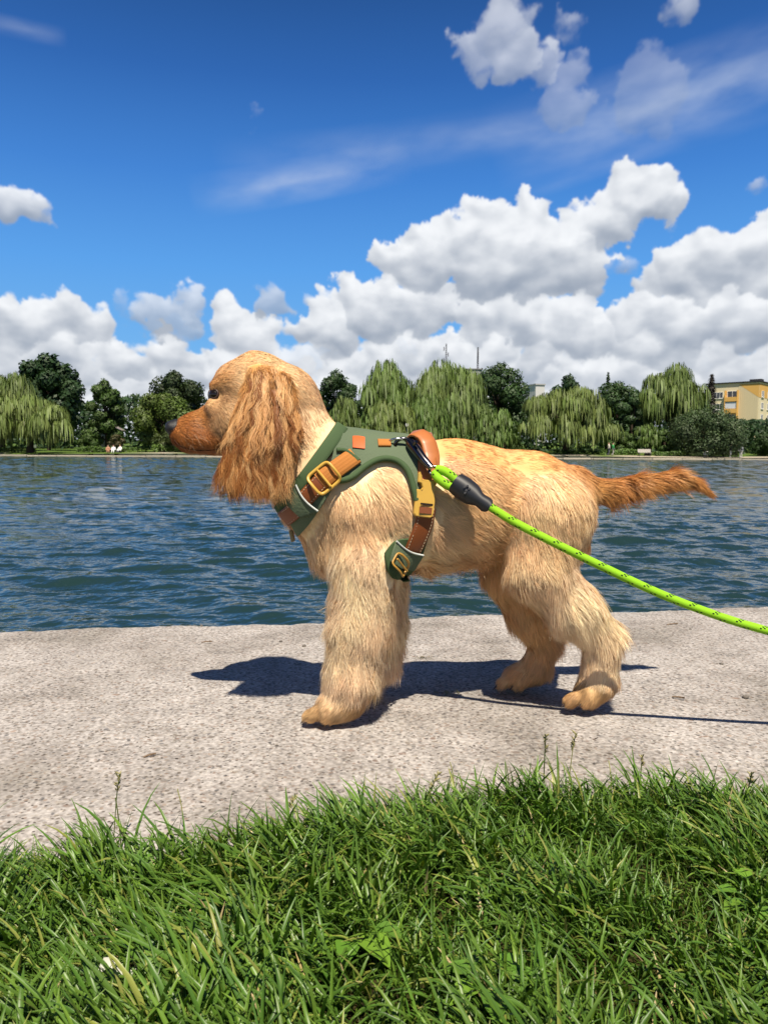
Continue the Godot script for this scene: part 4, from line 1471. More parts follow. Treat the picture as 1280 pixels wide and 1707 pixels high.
func make_dog() -> void:
	rng.seed = 71
	dog = thing("cocker_spaniel_puppy", "golden cocker spaniel puppy standing in profile on the concrete", "dog", Vector3.ZERO)
	var lo := Vector3(at_dog(255, 800).x, -0.01, -1.30)
	var hi := Vector3(at_dog(1215, 800).x, at_dog(440, 560).y, -0.88)
	dog_field = Field.new(lo, hi, 0.0052)
	var down := Vector3(0, -1, 0)
	var back := Vector3(1, -.12, 0)
	# [ax, ay, aoff, ar, bx, by, boff, br, zs, k, both sides, flow, hair mm, lift, colour, wave, in the body]
	var table := [
		[432, 660, 0, 62, 468, 668, 0, 60, 1.08, 20, false, Vector3(.9, -.35, 0), 7.5, .10, Color(.79, .56, .31), .0, true],
		[398, 645, 0, 40, 425, 640, 0, 50, 1.0, 20, false, Vector3(.9, .1, 0), 6, .10, Color(.76, .52, .27), .0, true],
		[392, 690, 0, 36, 318, 718, 0, 21, 1.05, 18, false, Vector3(.9, .1, 0), 5, .4, Color(.54, .27, .095), .0, true],
		[320, 719, 0, 25, 303, 724, 0, 19, 1.0, 14, false, Vector3(.9, -.1, 0), 4, .4, RUST, .0, true],
		[316, 733, 11, 16, 366, 735, 20, 20, 1.0, 12, true, Vector3(.8, -.4, 0), 6, .4, Color(.42, .165, .042), .0, true],
		[318, 740, 0, 9, 392, 738, 0, 20, 1.0, 14, false, Vector3(.9, -.2, 0), 6, .25, AMBER, .0, true],
		[388, 702, 26, 31, 420, 715, 34, 32, 1.0, 20, true, Vector3(.7, -.7, 0), 10, .25, Color(.60, .40, .20), .0, true],
		[360, 645, 22, 10, 380, 638, 28, 13, 1.0, 14, true, Vector3(.8, .3, 0), 6, .3, Color(.50, .25, .09), .0, true],
		[358, 678, 24, 14, 384, 682, 30, 18, 1.0, 12, true, Vector3(.8, -.3, 0), 5, .2, SAND, .0, true],
		[474, 692, 0, 54, 528, 778, 0, 70, 1.08, 30, false, Vector3(.55, -.85, 0), 13, .14, PALE, .0, true],
		[450, 740, 0, 38, 515, 815, 0, 58, 1.0, 30, false, Vector3(.35, -.95, 0), 20, .25, PALE, .0, true],
		[562, 808, 0, 82, 640, 838, 0, 100, 1.25, 30, false, Vector3(.6, -.8, 0), 20, .22, PALE, .0, true],
		[600, 888, 0, 58, 705, 890, 0, 56, 1.0, 26, false, Vector3(.6, -.9, 0), 28, .22, PALE, .1, true],
		[530, 850, 0, 38, 560, 900, 0, 50, 1.0, 30, false, Vector3(.1, -1, .0), 24, .3, PALE, .0, true],
		[640, 842, 0, 104, 760, 838, 0, 100, 1.25, 30, false, Vector3(.85, -.5, 0), 20, .22, PALE, .0, true],
		[760, 836, 0, 98, 880, 836, 0, 82, 1.2, 30, false, Vector3(.9, -.4, 0), 18, .2, SAND, .0, true],
		[880, 836, 0, 76, 928, 848, 0, 64, 1.1, 30, false, Vector3(.8, -.6, 0), 14, .2, SAND, .0, true],
		[940, 860, 26, 40, 950, 905, 28, 32, 1.0, 22, true, Vector3(.2, -1, 0), 16, .22, SAND, .0, true],
		[600, 845, 46, 50, 612, 930, 54, 44, 1.0, 24, true, Vector3(.25, -.95, 0), 22, .22, PALE, .0, true],
		[608, 935, 56, 50, 600, 1035, 58, 46, 1.0, 16, false, Vector3(-.05, -1, 0), 26, .28, CREAM, .2, true],
		[600, 1035, 58, 45, 588, 1122, 60, 39, 1.0, 14, false, Vector3(.05, -1, 0), 28, .30, CREAM, .3, true],
		[588, 1122, 60, 39, 566, 1168, 62, 29, 1.0, 12, false, Vector3(-.35, -1, 0), 16, .25, CREAM, .1, true],
		[580, 1166, 62, 30, 552, 1182, 64, 25, .9, 12, false, Vector3(-.8, -.6, 0), 7, .2, Color(.52, .32, .15), .0, true],
		[640, 935, -54, 42, 642, 1035, -56, 32, 1.0, 14, false, Vector3(.05, -1, 0), 26, .28, CREAM, .2, true],
		[642, 1035, -56, 32, 636, 1105, -58, 28, 1.0, 12, false, Vector3(.1, -1, 0), 28, .3, CREAM, .3, true],
		[636, 1105, -58, 27, 604, 1142, -58, 18, .9, 12, false, Vector3(-.5, -1, 0), 12, .25, CREAM, .0, true],
		[912, 858, 46, 68, 896, 945, 55, 50, 1.1, 26, false, Vector3(.35, -.95, 0), 20, .22, PALE, .0, true],
		[896, 945, 55, 50, 950, 1010, 58, 42, 1.1, 20, false, Vector3(.5, -1, 0), 24, .24, CREAM, .2, true],
		[950, 1010, 58, 42, 1002, 1060, 58, 30, 1.0, 16, false, Vector3(.5, -1, 0), 28, .26, CREAM, .3, true],
		[1002, 1060, 58, 30, 998, 1128, 57, 27, 1.0, 12, false, Vector3(.0, -1, 0), 22, .25, CREAM, .2, true],
		[998, 1138, 56, 29, 982, 1154, 58, 25, .9, 12, false, Vector3(-.5, -.9, 0), 10, .2, Color(.54, .34, .16), .0, true],
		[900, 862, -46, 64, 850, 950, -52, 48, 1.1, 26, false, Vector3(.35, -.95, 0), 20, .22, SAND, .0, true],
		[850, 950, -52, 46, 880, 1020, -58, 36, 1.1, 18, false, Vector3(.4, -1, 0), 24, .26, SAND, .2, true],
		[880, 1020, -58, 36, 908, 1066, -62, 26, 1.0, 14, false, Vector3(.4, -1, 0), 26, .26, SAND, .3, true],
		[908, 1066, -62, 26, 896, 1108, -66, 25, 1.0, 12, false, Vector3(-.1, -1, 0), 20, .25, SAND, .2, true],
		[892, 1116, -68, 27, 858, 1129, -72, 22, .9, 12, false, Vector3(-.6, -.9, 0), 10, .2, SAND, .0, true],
		[900, 815, 0, 40, 950, 806, 0, 26, 1.0, 20, false, Vector3(1, -.3, 0), 14, .2, GOLD, .0, true],
		[950, 806, 0, 25, 1005, 820, 0, 19, 1.0, 16, false, Vector3(1, -.30, 0), 24, .22, AMBER, .1, true],
		[1005, 820, 0, 19, 1065, 809, 0, 15, 1.0, 10, false, Vector3(1, -.40, 0), 28, .22, AMBER, .2, true],
		[1065, 809, 0, 15, 1125, 798, 0, 13, 1.0, 10, false, Vector3(1, -.35, 0), 28, .22, AMBER, .4, true],
		[1125, 797, 0, 12, 1160, 806, 0, 9, 1.0, 10, false, Vector3(1, -.5, 0), 22, .22, AMBER, .4, true],
		[1160, 806, 0, 9, 1184, 824, 0, 5, 1.0, 8, false, Vector3(.9, -.6, 0), 14, .2, AMBER, .3, true],
		# ears
		[434, 628, 54, 20, 434, 690, 66, 33, 2.4, 9, true, Vector3(-.05, -1, 0), 24, .2, AMBER, .6, true],
		[434, 690, 66, 33, 424, 756, 70, 42, 2.8, 8, true, Vector3(-.05, -1, 0), 30, .2, AMBER, 1., true],
		[462, 640, 52, 22, 466, 715, 64, 29, 2.4, 9, true, Vector3(.05, -1, 0), 26, .2, AMBER, .8, true],
		[466, 715, 64, 29, 448, 768, 68, 31, 2.8, 8, true, Vector3(.0, -1, 0), 30, .2, AMBER, 1., true],
		# colour and direction of the coat only
		[640, 752, 0, 28, 760, 750, 0, 30, .5, 0, false, Vector3(1, -.1, 0), 12, .12, GOLD, .0, false],
		[760, 754, 0, 30, 900, 782, 0, 30, .5, 0, false, Vector3(1, -.15, 0), 11, .12, GOLD, .0, false],
		[900, 778, 0, 20, 945, 815, 0, 18, .6, 0, false, Vector3(.9, -.5, 0), 13, .2, GOLD, .0, false],
		[660, 935, 0, 14, 800, 915, 0, 12, .5, 0, false, Vector3(.55, -1, 0), 34, .2, SAND, .2, false],
		[690, 960, 0, 4, 800, 935, 0, 4, .4, 0, false, Vector3(.4, -1, 0), 40, .2, CREAM, .3, false],
		[800, 905, 40, 14, 850, 930, 44, 14, 1.0, 0, true, Vector3(.35, -1, 0), 32, .2, SAND, .3, false],
		[498, 645, 0, 16, 548, 715, 0, 20, .8, 0, false, Vector3(.6, -.8, 0), 10, .12, Color(.78, .56, .32), .0, false],
		[652, 990, 58, 10, 632, 1120, 60, 10, 1.0, 0, true, Vector3(.45, -1, 0), 34, .3, CREAM, .5, false],
		[555, 930, 30, 14, 560, 990, 44, 12, .8, 0, true, Vector3(-.25, -1, .1), 28, .3, PALE, .3, false],
		[1028, 1050, 55, 8, 1018, 1110, 55, 8, 1.0, 0, false, Vector3(.2, -1, 0), 26, .25, GOLD, .4, false],
		[356, 656, 32, 10, 376, 668, 36, 9, 1.0, 0, true, Vector3(.8, -.3, 0), 4, .2, Color(.20, .085, .035), .0, false],
		[516, 1196, 66, 8, 550, 1196, 64, 8, .5, 0, false, Vector3(-.8, -.4, 0), 7.0, .3, Color(.60, .38, .18), .0, false],
		[954, 1162, 58, 8, 974, 1172, 58, 8, .5, 0, false, Vector3(-.6, -.6, 0), 7.0, .3, Color(.60, .38, .18), .0, false],
		[330, 700, 16, 8, 345, 690, 18, 10, 1.0, 0, true, Vector3(.9, .1, 0), 4, .2, Color(.38, .155, .035), .0, false],
		[330, 740, 20, 6, 360, 742, 22, 6, 1.0, 0, true, Vector3(.9, -.2, 0), 5, .2, Color(.42, .20, .06), .0, false],
		[352, 756, 18, 3, 388, 750, 26, 4, 1.0, 0, true, Vector3(.9, -.2, 0), 5, .3, Color(.46, .21, .065), .0, false],
		[300, 733, 8, 4, 340, 752, 18, 4, 1.0, 0, true, Vector3(.9, -.2, 0), 4, .3, Color(.44, .19, .055), .0, false],
		[380, 655, 36, 12, 400, 660, 40, 12, 1.0, 0, true, Vector3(.8, -.3, 0), 7, .2, Color(.50, .31, .15), .0, false],
	]
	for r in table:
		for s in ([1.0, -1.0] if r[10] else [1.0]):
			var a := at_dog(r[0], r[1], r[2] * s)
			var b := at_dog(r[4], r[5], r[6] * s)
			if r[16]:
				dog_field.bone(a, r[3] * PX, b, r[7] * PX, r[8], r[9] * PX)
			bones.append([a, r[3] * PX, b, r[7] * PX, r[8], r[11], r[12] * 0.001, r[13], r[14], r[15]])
	# toes
	for paw in [[530, 1190, 64, -1.0], [604, 1143, -58, -1.0], [964, 1163, 58, -1.0], [850, 1134, -72, -1.0]]:
		for k in 4:
			var off: float = paw[2] + (k - 1.5) * 13.0
			var fore: float = 12.0 if k in [1, 2] else -16.0
			dog_field.bone(at_dog(paw[0] + 14 - fore * .4, paw[1] - 8, off), 12.0 * PX, at_dog(paw[0] - fore, paw[1] + 5, off), 11.5 * PX, 1.0, 1.2 * PX)
	# eye sockets
	for s in [-1.0, 1.0]:
		dog_field.bone(at_dog(359, 658, 38 * s), 8 * PX, at_dog(360, 658, 42 * s), 11 * PX, 1.0, 5 * PX, true)
	dog_field.floor_at(0.003)
	dog_skin = dog_field.net()
	face_parts()

var eyes := []
func face_parts() -> void:
	# eyes, with lids; nose with nostrils; the closed mouth; claws
	var dark := mat(Color(.010, .006, .004), .12, .4)
	dark.clearcoat_enabled = true
	dark.clearcoat = .35
	dark.clearcoat_roughness = .03
	var lid_mat := mat(Color(.045, .020, .012), .5, .5)
	for s in [-1.0, 1.0]:
		var c := at_dog(359, 658, 27 * s)
		var p := c
		for k in 40:
			p = c + (at_dog(359, 658, (27 + k) * s) - c)
			if dog_field.sample(p) > -0.0045:
				break
		var ball := SphereMesh.new()
		ball.radius = 0.0080
		ball.height = 0.0160
		ball.radial_segments = 24
		ball.rings = 14
		var e := part("eye", ball, dark, dog)
		e.position = p - Vector3(0, 0, .0018 * s)
		eyes.append(e.position)
		e.scale = Vector3(1.1, .92, .9)
		var lid := Geo.new()
		var n := dog_field.slope(p, .01)
		var u := n.cross(Vector3.UP).normalized()
		var v := u.cross(n)
		var ring := PackedVector3Array()
		for k in 20:
			var a := TAU * k / 20.0
			ring.append(e.position + (u * cos(a) * .0084 + v * sin(a) * .0056 * (1.0 - .25 * cos(a))) + n * (.0046 - .0016 * cos(a) * cos(a)))
		lid.tube(ring, .0015, 6, Color.WHITE, true)
		var l := part("eyelid", lid, lid_mat, e)
		l.scale = Vector3.ONE / e.scale
		l.position = -e.position / e.scale
	var nose_field := Field.new(at_dog(268, 745) - Vector3(0, 0, .03), at_dog(310, 690) + Vector3(0, 0, .03), .0016)
	nose_field.bone(at_dog(287, 712, 0), 10.5 * PX, at_dog(295, 710, 0), 11 * PX, .85, 5 * PX)
	for s in [-1.0, 1.0]:
		nose_field.bone(at_dog(286, 714, 6 * s), 8.5 * PX, at_dog(295, 716, 9 * s), 8 * PX, 1.0, 5 * PX)
	nose_field.bone(at_dog(288, 722, 0), 5 * PX, at_dog(293, 732, 0), 3 * PX, 1.0, 5 * PX)
	for s in [-1.0, 1.0]:
		nose_field.bone(at_dog(277, 715, 5 * s), 2.6 * PX, at_dog(289, 716, 9 * s), 2.4 * PX, 1.0, 2 * PX, true)
		nose_field.bone(at_dog(289, 716, 9 * s), 2.4 * PX, at_dog(297, 713, 17 * s), 1.6 * PX, 1.0, 2 * PX, true)
	var leather := mat(Color(.011, .011, .013), .5, .4)
	leather.heightmap_enabled = true
	leather.heightmap_texture = noise_texture(128, noise(.12, 2, 5, FastNoiseLite.TYPE_CELLULAR), [Color.BLACK, Color.WHITE], [0., 1.])
	leather.heightmap_scale = .03
	triplanar(leather, 60.0)
	part("nose", nose_field.net(), leather, dog)
	for s in [false, true]:
		var lip := Geo.new()
		var line := PackedVector3Array()
		for q in smooth_path2([Vector2(291, 734), Vector2(300, 743), Vector2(318, 749), Vector2(342, 751), Vector2(366, 748), Vector2(388, 741)], 5):
			var p := on_dog(q.x, q.y, .0016)
			line.append(mirrored(p) if s else p)
		lip.tube(line, .0008, 6)
		part("lip", lip, mat(Color(.06, .026, .016), .95, .1), dog)
	var claw_mat := mat(Color(.05, .035, .028), .35, .5)
	for paw in [[530, 1190, 64], [964, 1163, 58], [850, 1134, -72], [604, 1143, -58]]:
		for k in 4:
			var off: float = paw[2] + (k - 1.5) * 13.0
			var fore: float = 12.0 if k in [1, 2] else -16.0
			var a := at_dog(paw[0] - fore - 6, paw[1] + 7, off)
			var b := at_dog(paw[0] - fore - 17, paw[1] + 16, off)
			a.y = maxf(a.y, .006)
			b.y = maxf(b.y, .002)
			var g := Geo.new()
			g.tube(PackedVector3Array([a, a.lerp(b, .5) + Vector3(0, .0012, 0), b]), [.0022, .0018, .0005], 6)
			part("claw", g, claw_mat, dog)

# ---- the coat ----------------------------------------------------------------------------------
var pressed := {}                # small cells that the harness covers
func press(p: Vector3) -> void:
	var c := Vector3i((p / 0.0046).floor())
	for x in [-1, 0, 1]:
		for y in [-1, 0, 1]:
			for z in [-1, 0, 1]:
				pressed[c + Vector3i(x, y, z)] = true

func is_pressed(p: Vector3) -> bool:
	return pressed.has(Vector3i((p / 0.0046).floor()))

func make_fur() -> void:
	rng.seed = 81
	var g := dog_skin
	var count := g.v.size()
	var flow := PackedVector3Array()
	flow.resize(count)
	var hair := PackedFloat32Array()
	hair.resize(count)
	var lift := PackedFloat32Array()
	lift.resize(count)
	var wave := PackedFloat32Array()
	wave.resize(count)
	var tones := PackedColorArray()
	tones.resize(count)
	var blotch := noise(14.0, 3, 82)
	for k in count:
		var p := g.v[k]
		var total := 0.0
		var f := Vector3.ZERO
		var l := 0.0
		var up := 0.0
		var wv := 0.0
		var c := Vector3.ZERO
		for b in bones:
			var a: Vector3 = b[0]
			var q := p - a
			var ab: Vector3 = b[2] - a
			q.z *= b[4]
			ab.z *= b[4]
			var t := clampf(q.dot(ab) / maxf(ab.length_squared(), 1e-9), 0.0, 1.0)
			var dist: float = maxf((q - ab * t).length() - lerpf(b[1], b[3], t), 0.0) + 0.0055
			if dist > .06:
				continue
			var w := 1.0 / (dist * dist * dist * dist)
			total += w
			f += b[5] * w
			l += b[6] * w
			up += b[7] * w
			wv += b[9] * w
			var col: Color = b[8]
			c += Vector3(col.r, col.g, col.b) * w
		total = maxf(total, 1e-9)
		flow[k] = f / total
		hair[k] = l / total
		lift[k] = up / total
		wave[k] = wv / total
		c /= total
		var m := 1.0 + .12 * blotch.get_noise_3d(p.x, p.y, p.z)
		tones[k] = Color(c.x * m, c.y * m * m, c.z * m * m)
		g.c[k] = tones[k]
	var body := part("body", g, mat(Color.WHITE, .7, .3, true), dog)
	body.set_meta("label", "golden coated body, cream on the legs and rusty on the muzzle")
	# strands rooted over every face of the skin
	var bend_a := noise(28.0, 2, 83)
	var bend_b := noise(75.0, 2, 84)
	var lock := noise(60.0, 1, 85)
	var coat := Strands.new()
	var density := 500000.0
	for k in range(0, g.i.size(), 3):
		var ia := g.i[k]
		var ib := g.i[k + 1]
		var ic := g.i[k + 2]
		var area := (g.v[ib] - g.v[ia]).cross(g.v[ic] - g.v[ia]).length() * .5
		var here := hair[ia]
		var wanted := area * density * (1.0 if here < .03 else .85) * (2.2 if here < .010 else 1.0)
		var n := int(wanted) + (1 if rng.randf() < fmod(wanted, 1.0) else 0)
		for s in n:
			var u := rng.randf()
			var v := rng.randf()
			if u + v > 1.0:
				u = 1.0 - u
				v = 1.0 - v
			var w := 1.0 - u - v
			var p := g.v[ia] * w + g.v[ib] * u + g.v[ic] * v
			var nn := (g.n[ia] * w + g.n[ib] * u + g.n[ic] * v).normalized()
			var fl := flow[ia] * w + flow[ib] * u + flow[ic] * v
			var length := hair[ia] * w + hair[ib] * u + hair[ic] * v
			var up := lift[ia] * w + lift[ib] * u + lift[ic] * v
			var wv := wave[ia] * w + wave[ib] * u + wave[ic] * v
			var tone := tones[ia] * w + tones[ib] * u + tones[ic] * v
			if p.y < .012 and nn.y < -.3:
				continue
			var big := Vector3(bend_a.get_noise_3dv(p), bend_a.get_noise_3dv(p + Vector3(9, 0, 0)), bend_a.get_noise_3dv(p + Vector3(0, 9, 0)))
			var small := Vector3(bend_b.get_noise_3dv(p), bend_b.get_noise_3dv(p + Vector3(9, 0, 0)), bend_b.get_noise_3dv(p + Vector3(0, 9, 0)))
			var rough := clampf(length / .024, .25, 1.2)
			fl += (big * .70 + small * .55) * rough + Vector3(rng.randfn(), rng.randfn(), rng.randfn()) * .10
			fl = (fl - nn * fl.dot(nn)).normalized()
			var lk := lock.get_noise_3dv(p)
			length *= rng.randf_range(.65, 1.2) * (1.0 + .35 * lk)
			up = up * rng.randf_range(.5, 1.4) + .10 * small.x * rough
			for eye in eyes:
				var gap: float = p.distance_to(eye)
				if gap < .0125:
					length = minf(length, .0016)
				elif gap < .020:
					length = minf(length, .0036)
			if length < .009:
				up = up * .9 + .12
			if is_pressed(p + nn * .004):
				length = minf(length * .35, .007)
				up = .05
			elif is_pressed(p + fl * length * .6 + nn * .005) or is_pressed(p + fl * length + nn * .006):
				length *= .45
			var streak := (rng.randf_range(.86, 1.14) if length > .009 else rng.randf_range(.72, 1.24)) * (1.0 + .20 * lk)
			tone = Color(tone.r * streak, tone.g * streak, tone.b * streak)
			coat.add(p - nn * (.0008 if length > .009 else .0002), nn, fl, length, up, wv, lk * 9.0, tone, .00031 if length > .012 else .00027, 4 if length > .024 else 3, rng)
	# long waved locks on the ears, the legs' feathers and the tail
	ear_locks(coat)
	var fm := mat(Color.WHITE, .42, .42, true)
	fm.backlight_enabled = true
	fm.backlight = Color(.74, .66, .56)
	var fur := part("fur", coat.mesh(), fm, dog)
	stuff(fur)
	fur.set_meta("label", "silky golden coat, long and wavy on the ears")

class Strands:
	var v := PackedVector3Array()
	var n := PackedVector3Array()
	var c := PackedColorArray()
	var i := PackedInt32Array()
	var total := 0

	# a ribbon that leaves the skin along flow, rises by lift and falls back, waving
	func add(p: Vector3, nn: Vector3, fl: Vector3, length: float, up: float, wave: float, phase: float, tone: Color, half: float, segments: int, rng: RandomNumberGenerator) -> void:
		var side := nn.cross(fl).normalized()
		var roll := rng.randf_range(-.6, .6)
		var across := side * cos(roll) + nn * sin(roll)
		var face := (nn * cos(roll) - side * sin(roll)).normalized()
		var shading := (nn * .75 + face * .45 + Vector3(rng.randfn(), rng.randfn(), rng.randfn()) * .10).normalized()
		var first := v.size()
		var ring := phase + rng.randf_range(-.3, .3)
		for s in segments + 1:
			var t := float(s) / segments
			var q := p + fl * length * t + nn * length * (up * 1.5 * t - up * .75 * t * t) + Vector3(0, -length * .14 * t * t, 0)
			if wave > .02:
				q += side * sin(ring + t * length * 230.0) * wave * .0040 * t + nn * cos(ring + t * length * 230.0) * wave * .0012 * t
			if q.y < .0015:
				q.y = .0015
			var w := half * (1.0 - .80 * t * t)
			var shade := tone
			if s == segments:
				v.append(q)
				n.append(shading)
				c.append(shade)
			else:
				v.append(q - across * w)
				v.append(q + across * w)
				n.append((shading - across * .35).normalized())
				n.append((shading + across * .35).normalized())
				c.append(shade)
				c.append(shade)
		# across x flow faces along -face; fronts run clockwise
		for s in segments - 1:
			var a := first + s * 2
			i.append_array(PackedInt32Array([a, a + 1, a + 2, a + 1, a + 3, a + 2]))
		var last := first + (segments - 1) * 2
		i.append_array(PackedInt32Array([last, last + 1, last + 2]))
		total += 1

	func mesh() -> ArrayMesh:
		var arrays := []
		arrays.resize(Mesh.ARRAY_MAX)
		arrays[Mesh.ARRAY_VERTEX] = v
		arrays[Mesh.ARRAY_NORMAL] = n
		arrays[Mesh.ARRAY_COLOR] = c
		arrays[Mesh.ARRAY_INDEX] = i
		var m := ArrayMesh.new()
		m.add_surface_from_arrays(Mesh.PRIMITIVE_TRIANGLES, arrays)
		return m

# finds the coat's surface under a pixel of the near side
func on_dog(px: float, py: float, offset: float) -> Vector3:
	var dir := ray(px, py).normalized()
	var t := .80
	var best := t
	var nearest := 9.0
	while t < 1.35:
		var d := dog_field.sample(EYE + dir * t) - offset
		if d < nearest:
			nearest = d
			best = t
		if d < .0004:
			break
		t += clampf(d * .6, .0008, .004)
	return EYE + dir * best

func ear_locks(coat: Strands) -> void:
	# whiskers
	for k in 11:
		var w := on_dog(rng.randf_range(305, 345), rng.randf_range(722, 742), .001)
		var wn := dog_field.slope(w, .006)
		for far in [false, true]:
			var dir := Vector3(rng.randf_range(-.3, .7), rng.randf_range(-.7, .1), .5).normalized()
			var root := mirrored(w) if far else w
			var rn := Vector3(wn.x, wn.y, -wn.z) if far else wn
			if far:
				dir.z = -dir.z
			coat.add(root, rn, dir, rng.randf_range(.012, .030), .1, 0.0, 0.0, Color(.60, .46, .30), .00010, 4, rng)
	# roots spread over the ear in the photograph; each lock hangs and waves as one
	var roots := []
	for k in 150:
		var f := rng.randf()
		var y := lerpf(618.0, 782.0, pow(f, .85))
		var l := lerpf(418.0, 384.0, clampf((y - 618.0) / 120.0, 0.0, 1.0))
		var r := lerpf(470.0, 490.0, clampf((y - 618.0) / 70.0, 0.0, 1.0)) - 26.0 * clampf((y - 710.0) / 70.0, 0.0, 1.0)
		roots.append([rng.randf_range(l, r), y])
	for side in [1.0, -1.0]:
		for r in roots:
			var p := on_dog(r[0], r[1], .002)
			if side < 0.0:
				p = mirrored(p)
			var nn := dog_field.slope(p, .006)
			var sway: float = (r[0] - 440.0) / 60.0
			var fl := Vector3((sway * .30 if sway < 0.0 else -sway * .12) + rng.randfn() * .15 - .04, -1.0, 0.0)
			fl = (fl - nn * fl.dot(nn)).normalized()
			var length := minf(rng.randf_range(.036, .070), maxf(.018, p.y - at_dog(430, 818).y + rng.randf_range(-.004, .008)))
			var phase := rng.randf_range(0, TAU)
			var tone := AMBER.lerp(Color(.74, .47, .215), rng.randf()) if rng.randf() < .64 else Color(.34, .135, .034).lerp(Color(.22, .075, .018), rng.randf())
			var wave := rng.randf_range(.7, 1.5)
			for s in 66:
				var spread := Vector3(rng.randfn(), rng.randfn(), rng.randfn()) * .0031
				spread -= nn * spread.dot(nn) * .5
				var dir := (fl - spread * 30.0 + Vector3(rng.randfn(), 0, rng.randfn()) * .035).normalized()
				var streak := rng.randf_range(.78, 1.2)
				coat.add(p + spread + nn * .002, nn, dir, length * rng.randf_range(.75, 1.1), .10, wave, phase, Color(tone.r * streak, tone.g * streak, tone.b * streak), .00032, 7, rng)

# ---- harness -----------------------------------------------------------------------------------
var harness: Node3D
var far_geo := Geo.new()           # the same piece on the puppy's far side

func lay(called: String, g: Geo, m: Material) -> MeshInstance3D:
	var o := part(called, g, m, harness)
	if far_geo.v.size():
		part(called, far_geo, m, harness)
		far_geo = Geo.new()
	return o

func conform(p: Vector3, offset: float) -> Vector3:
	for k in 3:
		p += dog_field.slope(p, .008) * (offset - dog_field.sample(p))
	return p

# a strap laid on the coat along pixels of the near side (and its mirror image on the far side)
func strap(g: Geo, path: Array, half: float, thick: float, offset: float, both := true, steps := 6) -> Array:
	var line := smooth_path2(path, steps)
	var mids := []
	for q in line:
		mids.append(on_dog(q.x, q.y, offset))
	# even out the depth where the ray grazes the body
	for pass_ in 2:
		for k in range(1, mids.size() - 1):
			mids[k] = mids[k] * .5 + (mids[k - 1] + mids[k + 1]) * .25
	for k in mids.size():
		mids[k] = conform(mids[k], offset)
	return strap_3d(g, mids, half, thick, offset, both, true)

func strap_3d(g: Geo, mids: Array, half: float, thick: float, offset: float, both: bool, hug: bool, ups := []) -> Array:
	var section := [[-1.0, -.6], [-1.0, .5], [-.9, 1.0], [-.45, 1.08], [0.0, 1.1], [.45, 1.08], [.9, 1.0], [1.0, .5], [1.0, -.6]]
	var tilt := [-1.0, -.9, -.45, -.08, 0.0, .08, .45, .9, 1.0]
	var edges := [[], []]
	for far in ([false, true] if both else [false]):
		var into := far_geo if far else g
		var start := into.v.size()
		var run := 0.0
		for k in mids.size():
			var p: Vector3 = mids[k]
			var dir: Vector3 = (mids[mini(k + 1, mids.size() - 1)] - mids[maxi(k - 1, 0)]).normalized()
			var up: Vector3 = ups[k] if ups else dog_field.slope(p, .010)
			var side := dir.cross(up).normalized()
			up = side.cross(dir).normalized()
			if k > 0:
				run += mids[k].distance_to(mids[k - 1])
			for s in section.size():
				var q: Vector3 = p + side * half * section[s][0]
				if hug:
					q = q + up * clampf(offset - dog_field.sample(q), -.004, .004)
				q += up * thick * section[s][1]
				var nn: Vector3 = (up + side * float(tilt[s]) * 1.4).normalized()
				if section[s][1] < .6:
					nn = side * signf(section[s][0])
				if not far and s == 1:
					edges[0].append(q)
				if not far and s == 7:
					edges[1].append(q)
				if hug and s % 2 == 0:
					press(q if not far else mirrored(q))
				if far:
					into.put(mirrored(q), (mirrored(q + nn) - mirrored(q)).normalized(), Color.WHITE, Vector2(s / 8.0, run))
				else:
					into.put(q, nn, Color.WHITE, Vector2(s / 8.0, run))
		var w := section.size()
		for k in mids.size() - 1:
			for s in w - 1:
				var a := start + k * w + s
				into.quad(a, a + 1, a + w + 1, a + w)
		for e in [0, mids.size() - 1]:
			for s in range(1, w - 2):
				into.tri(start + e * w, start + e * w + s, start + e * w + s + 1)
	return edges

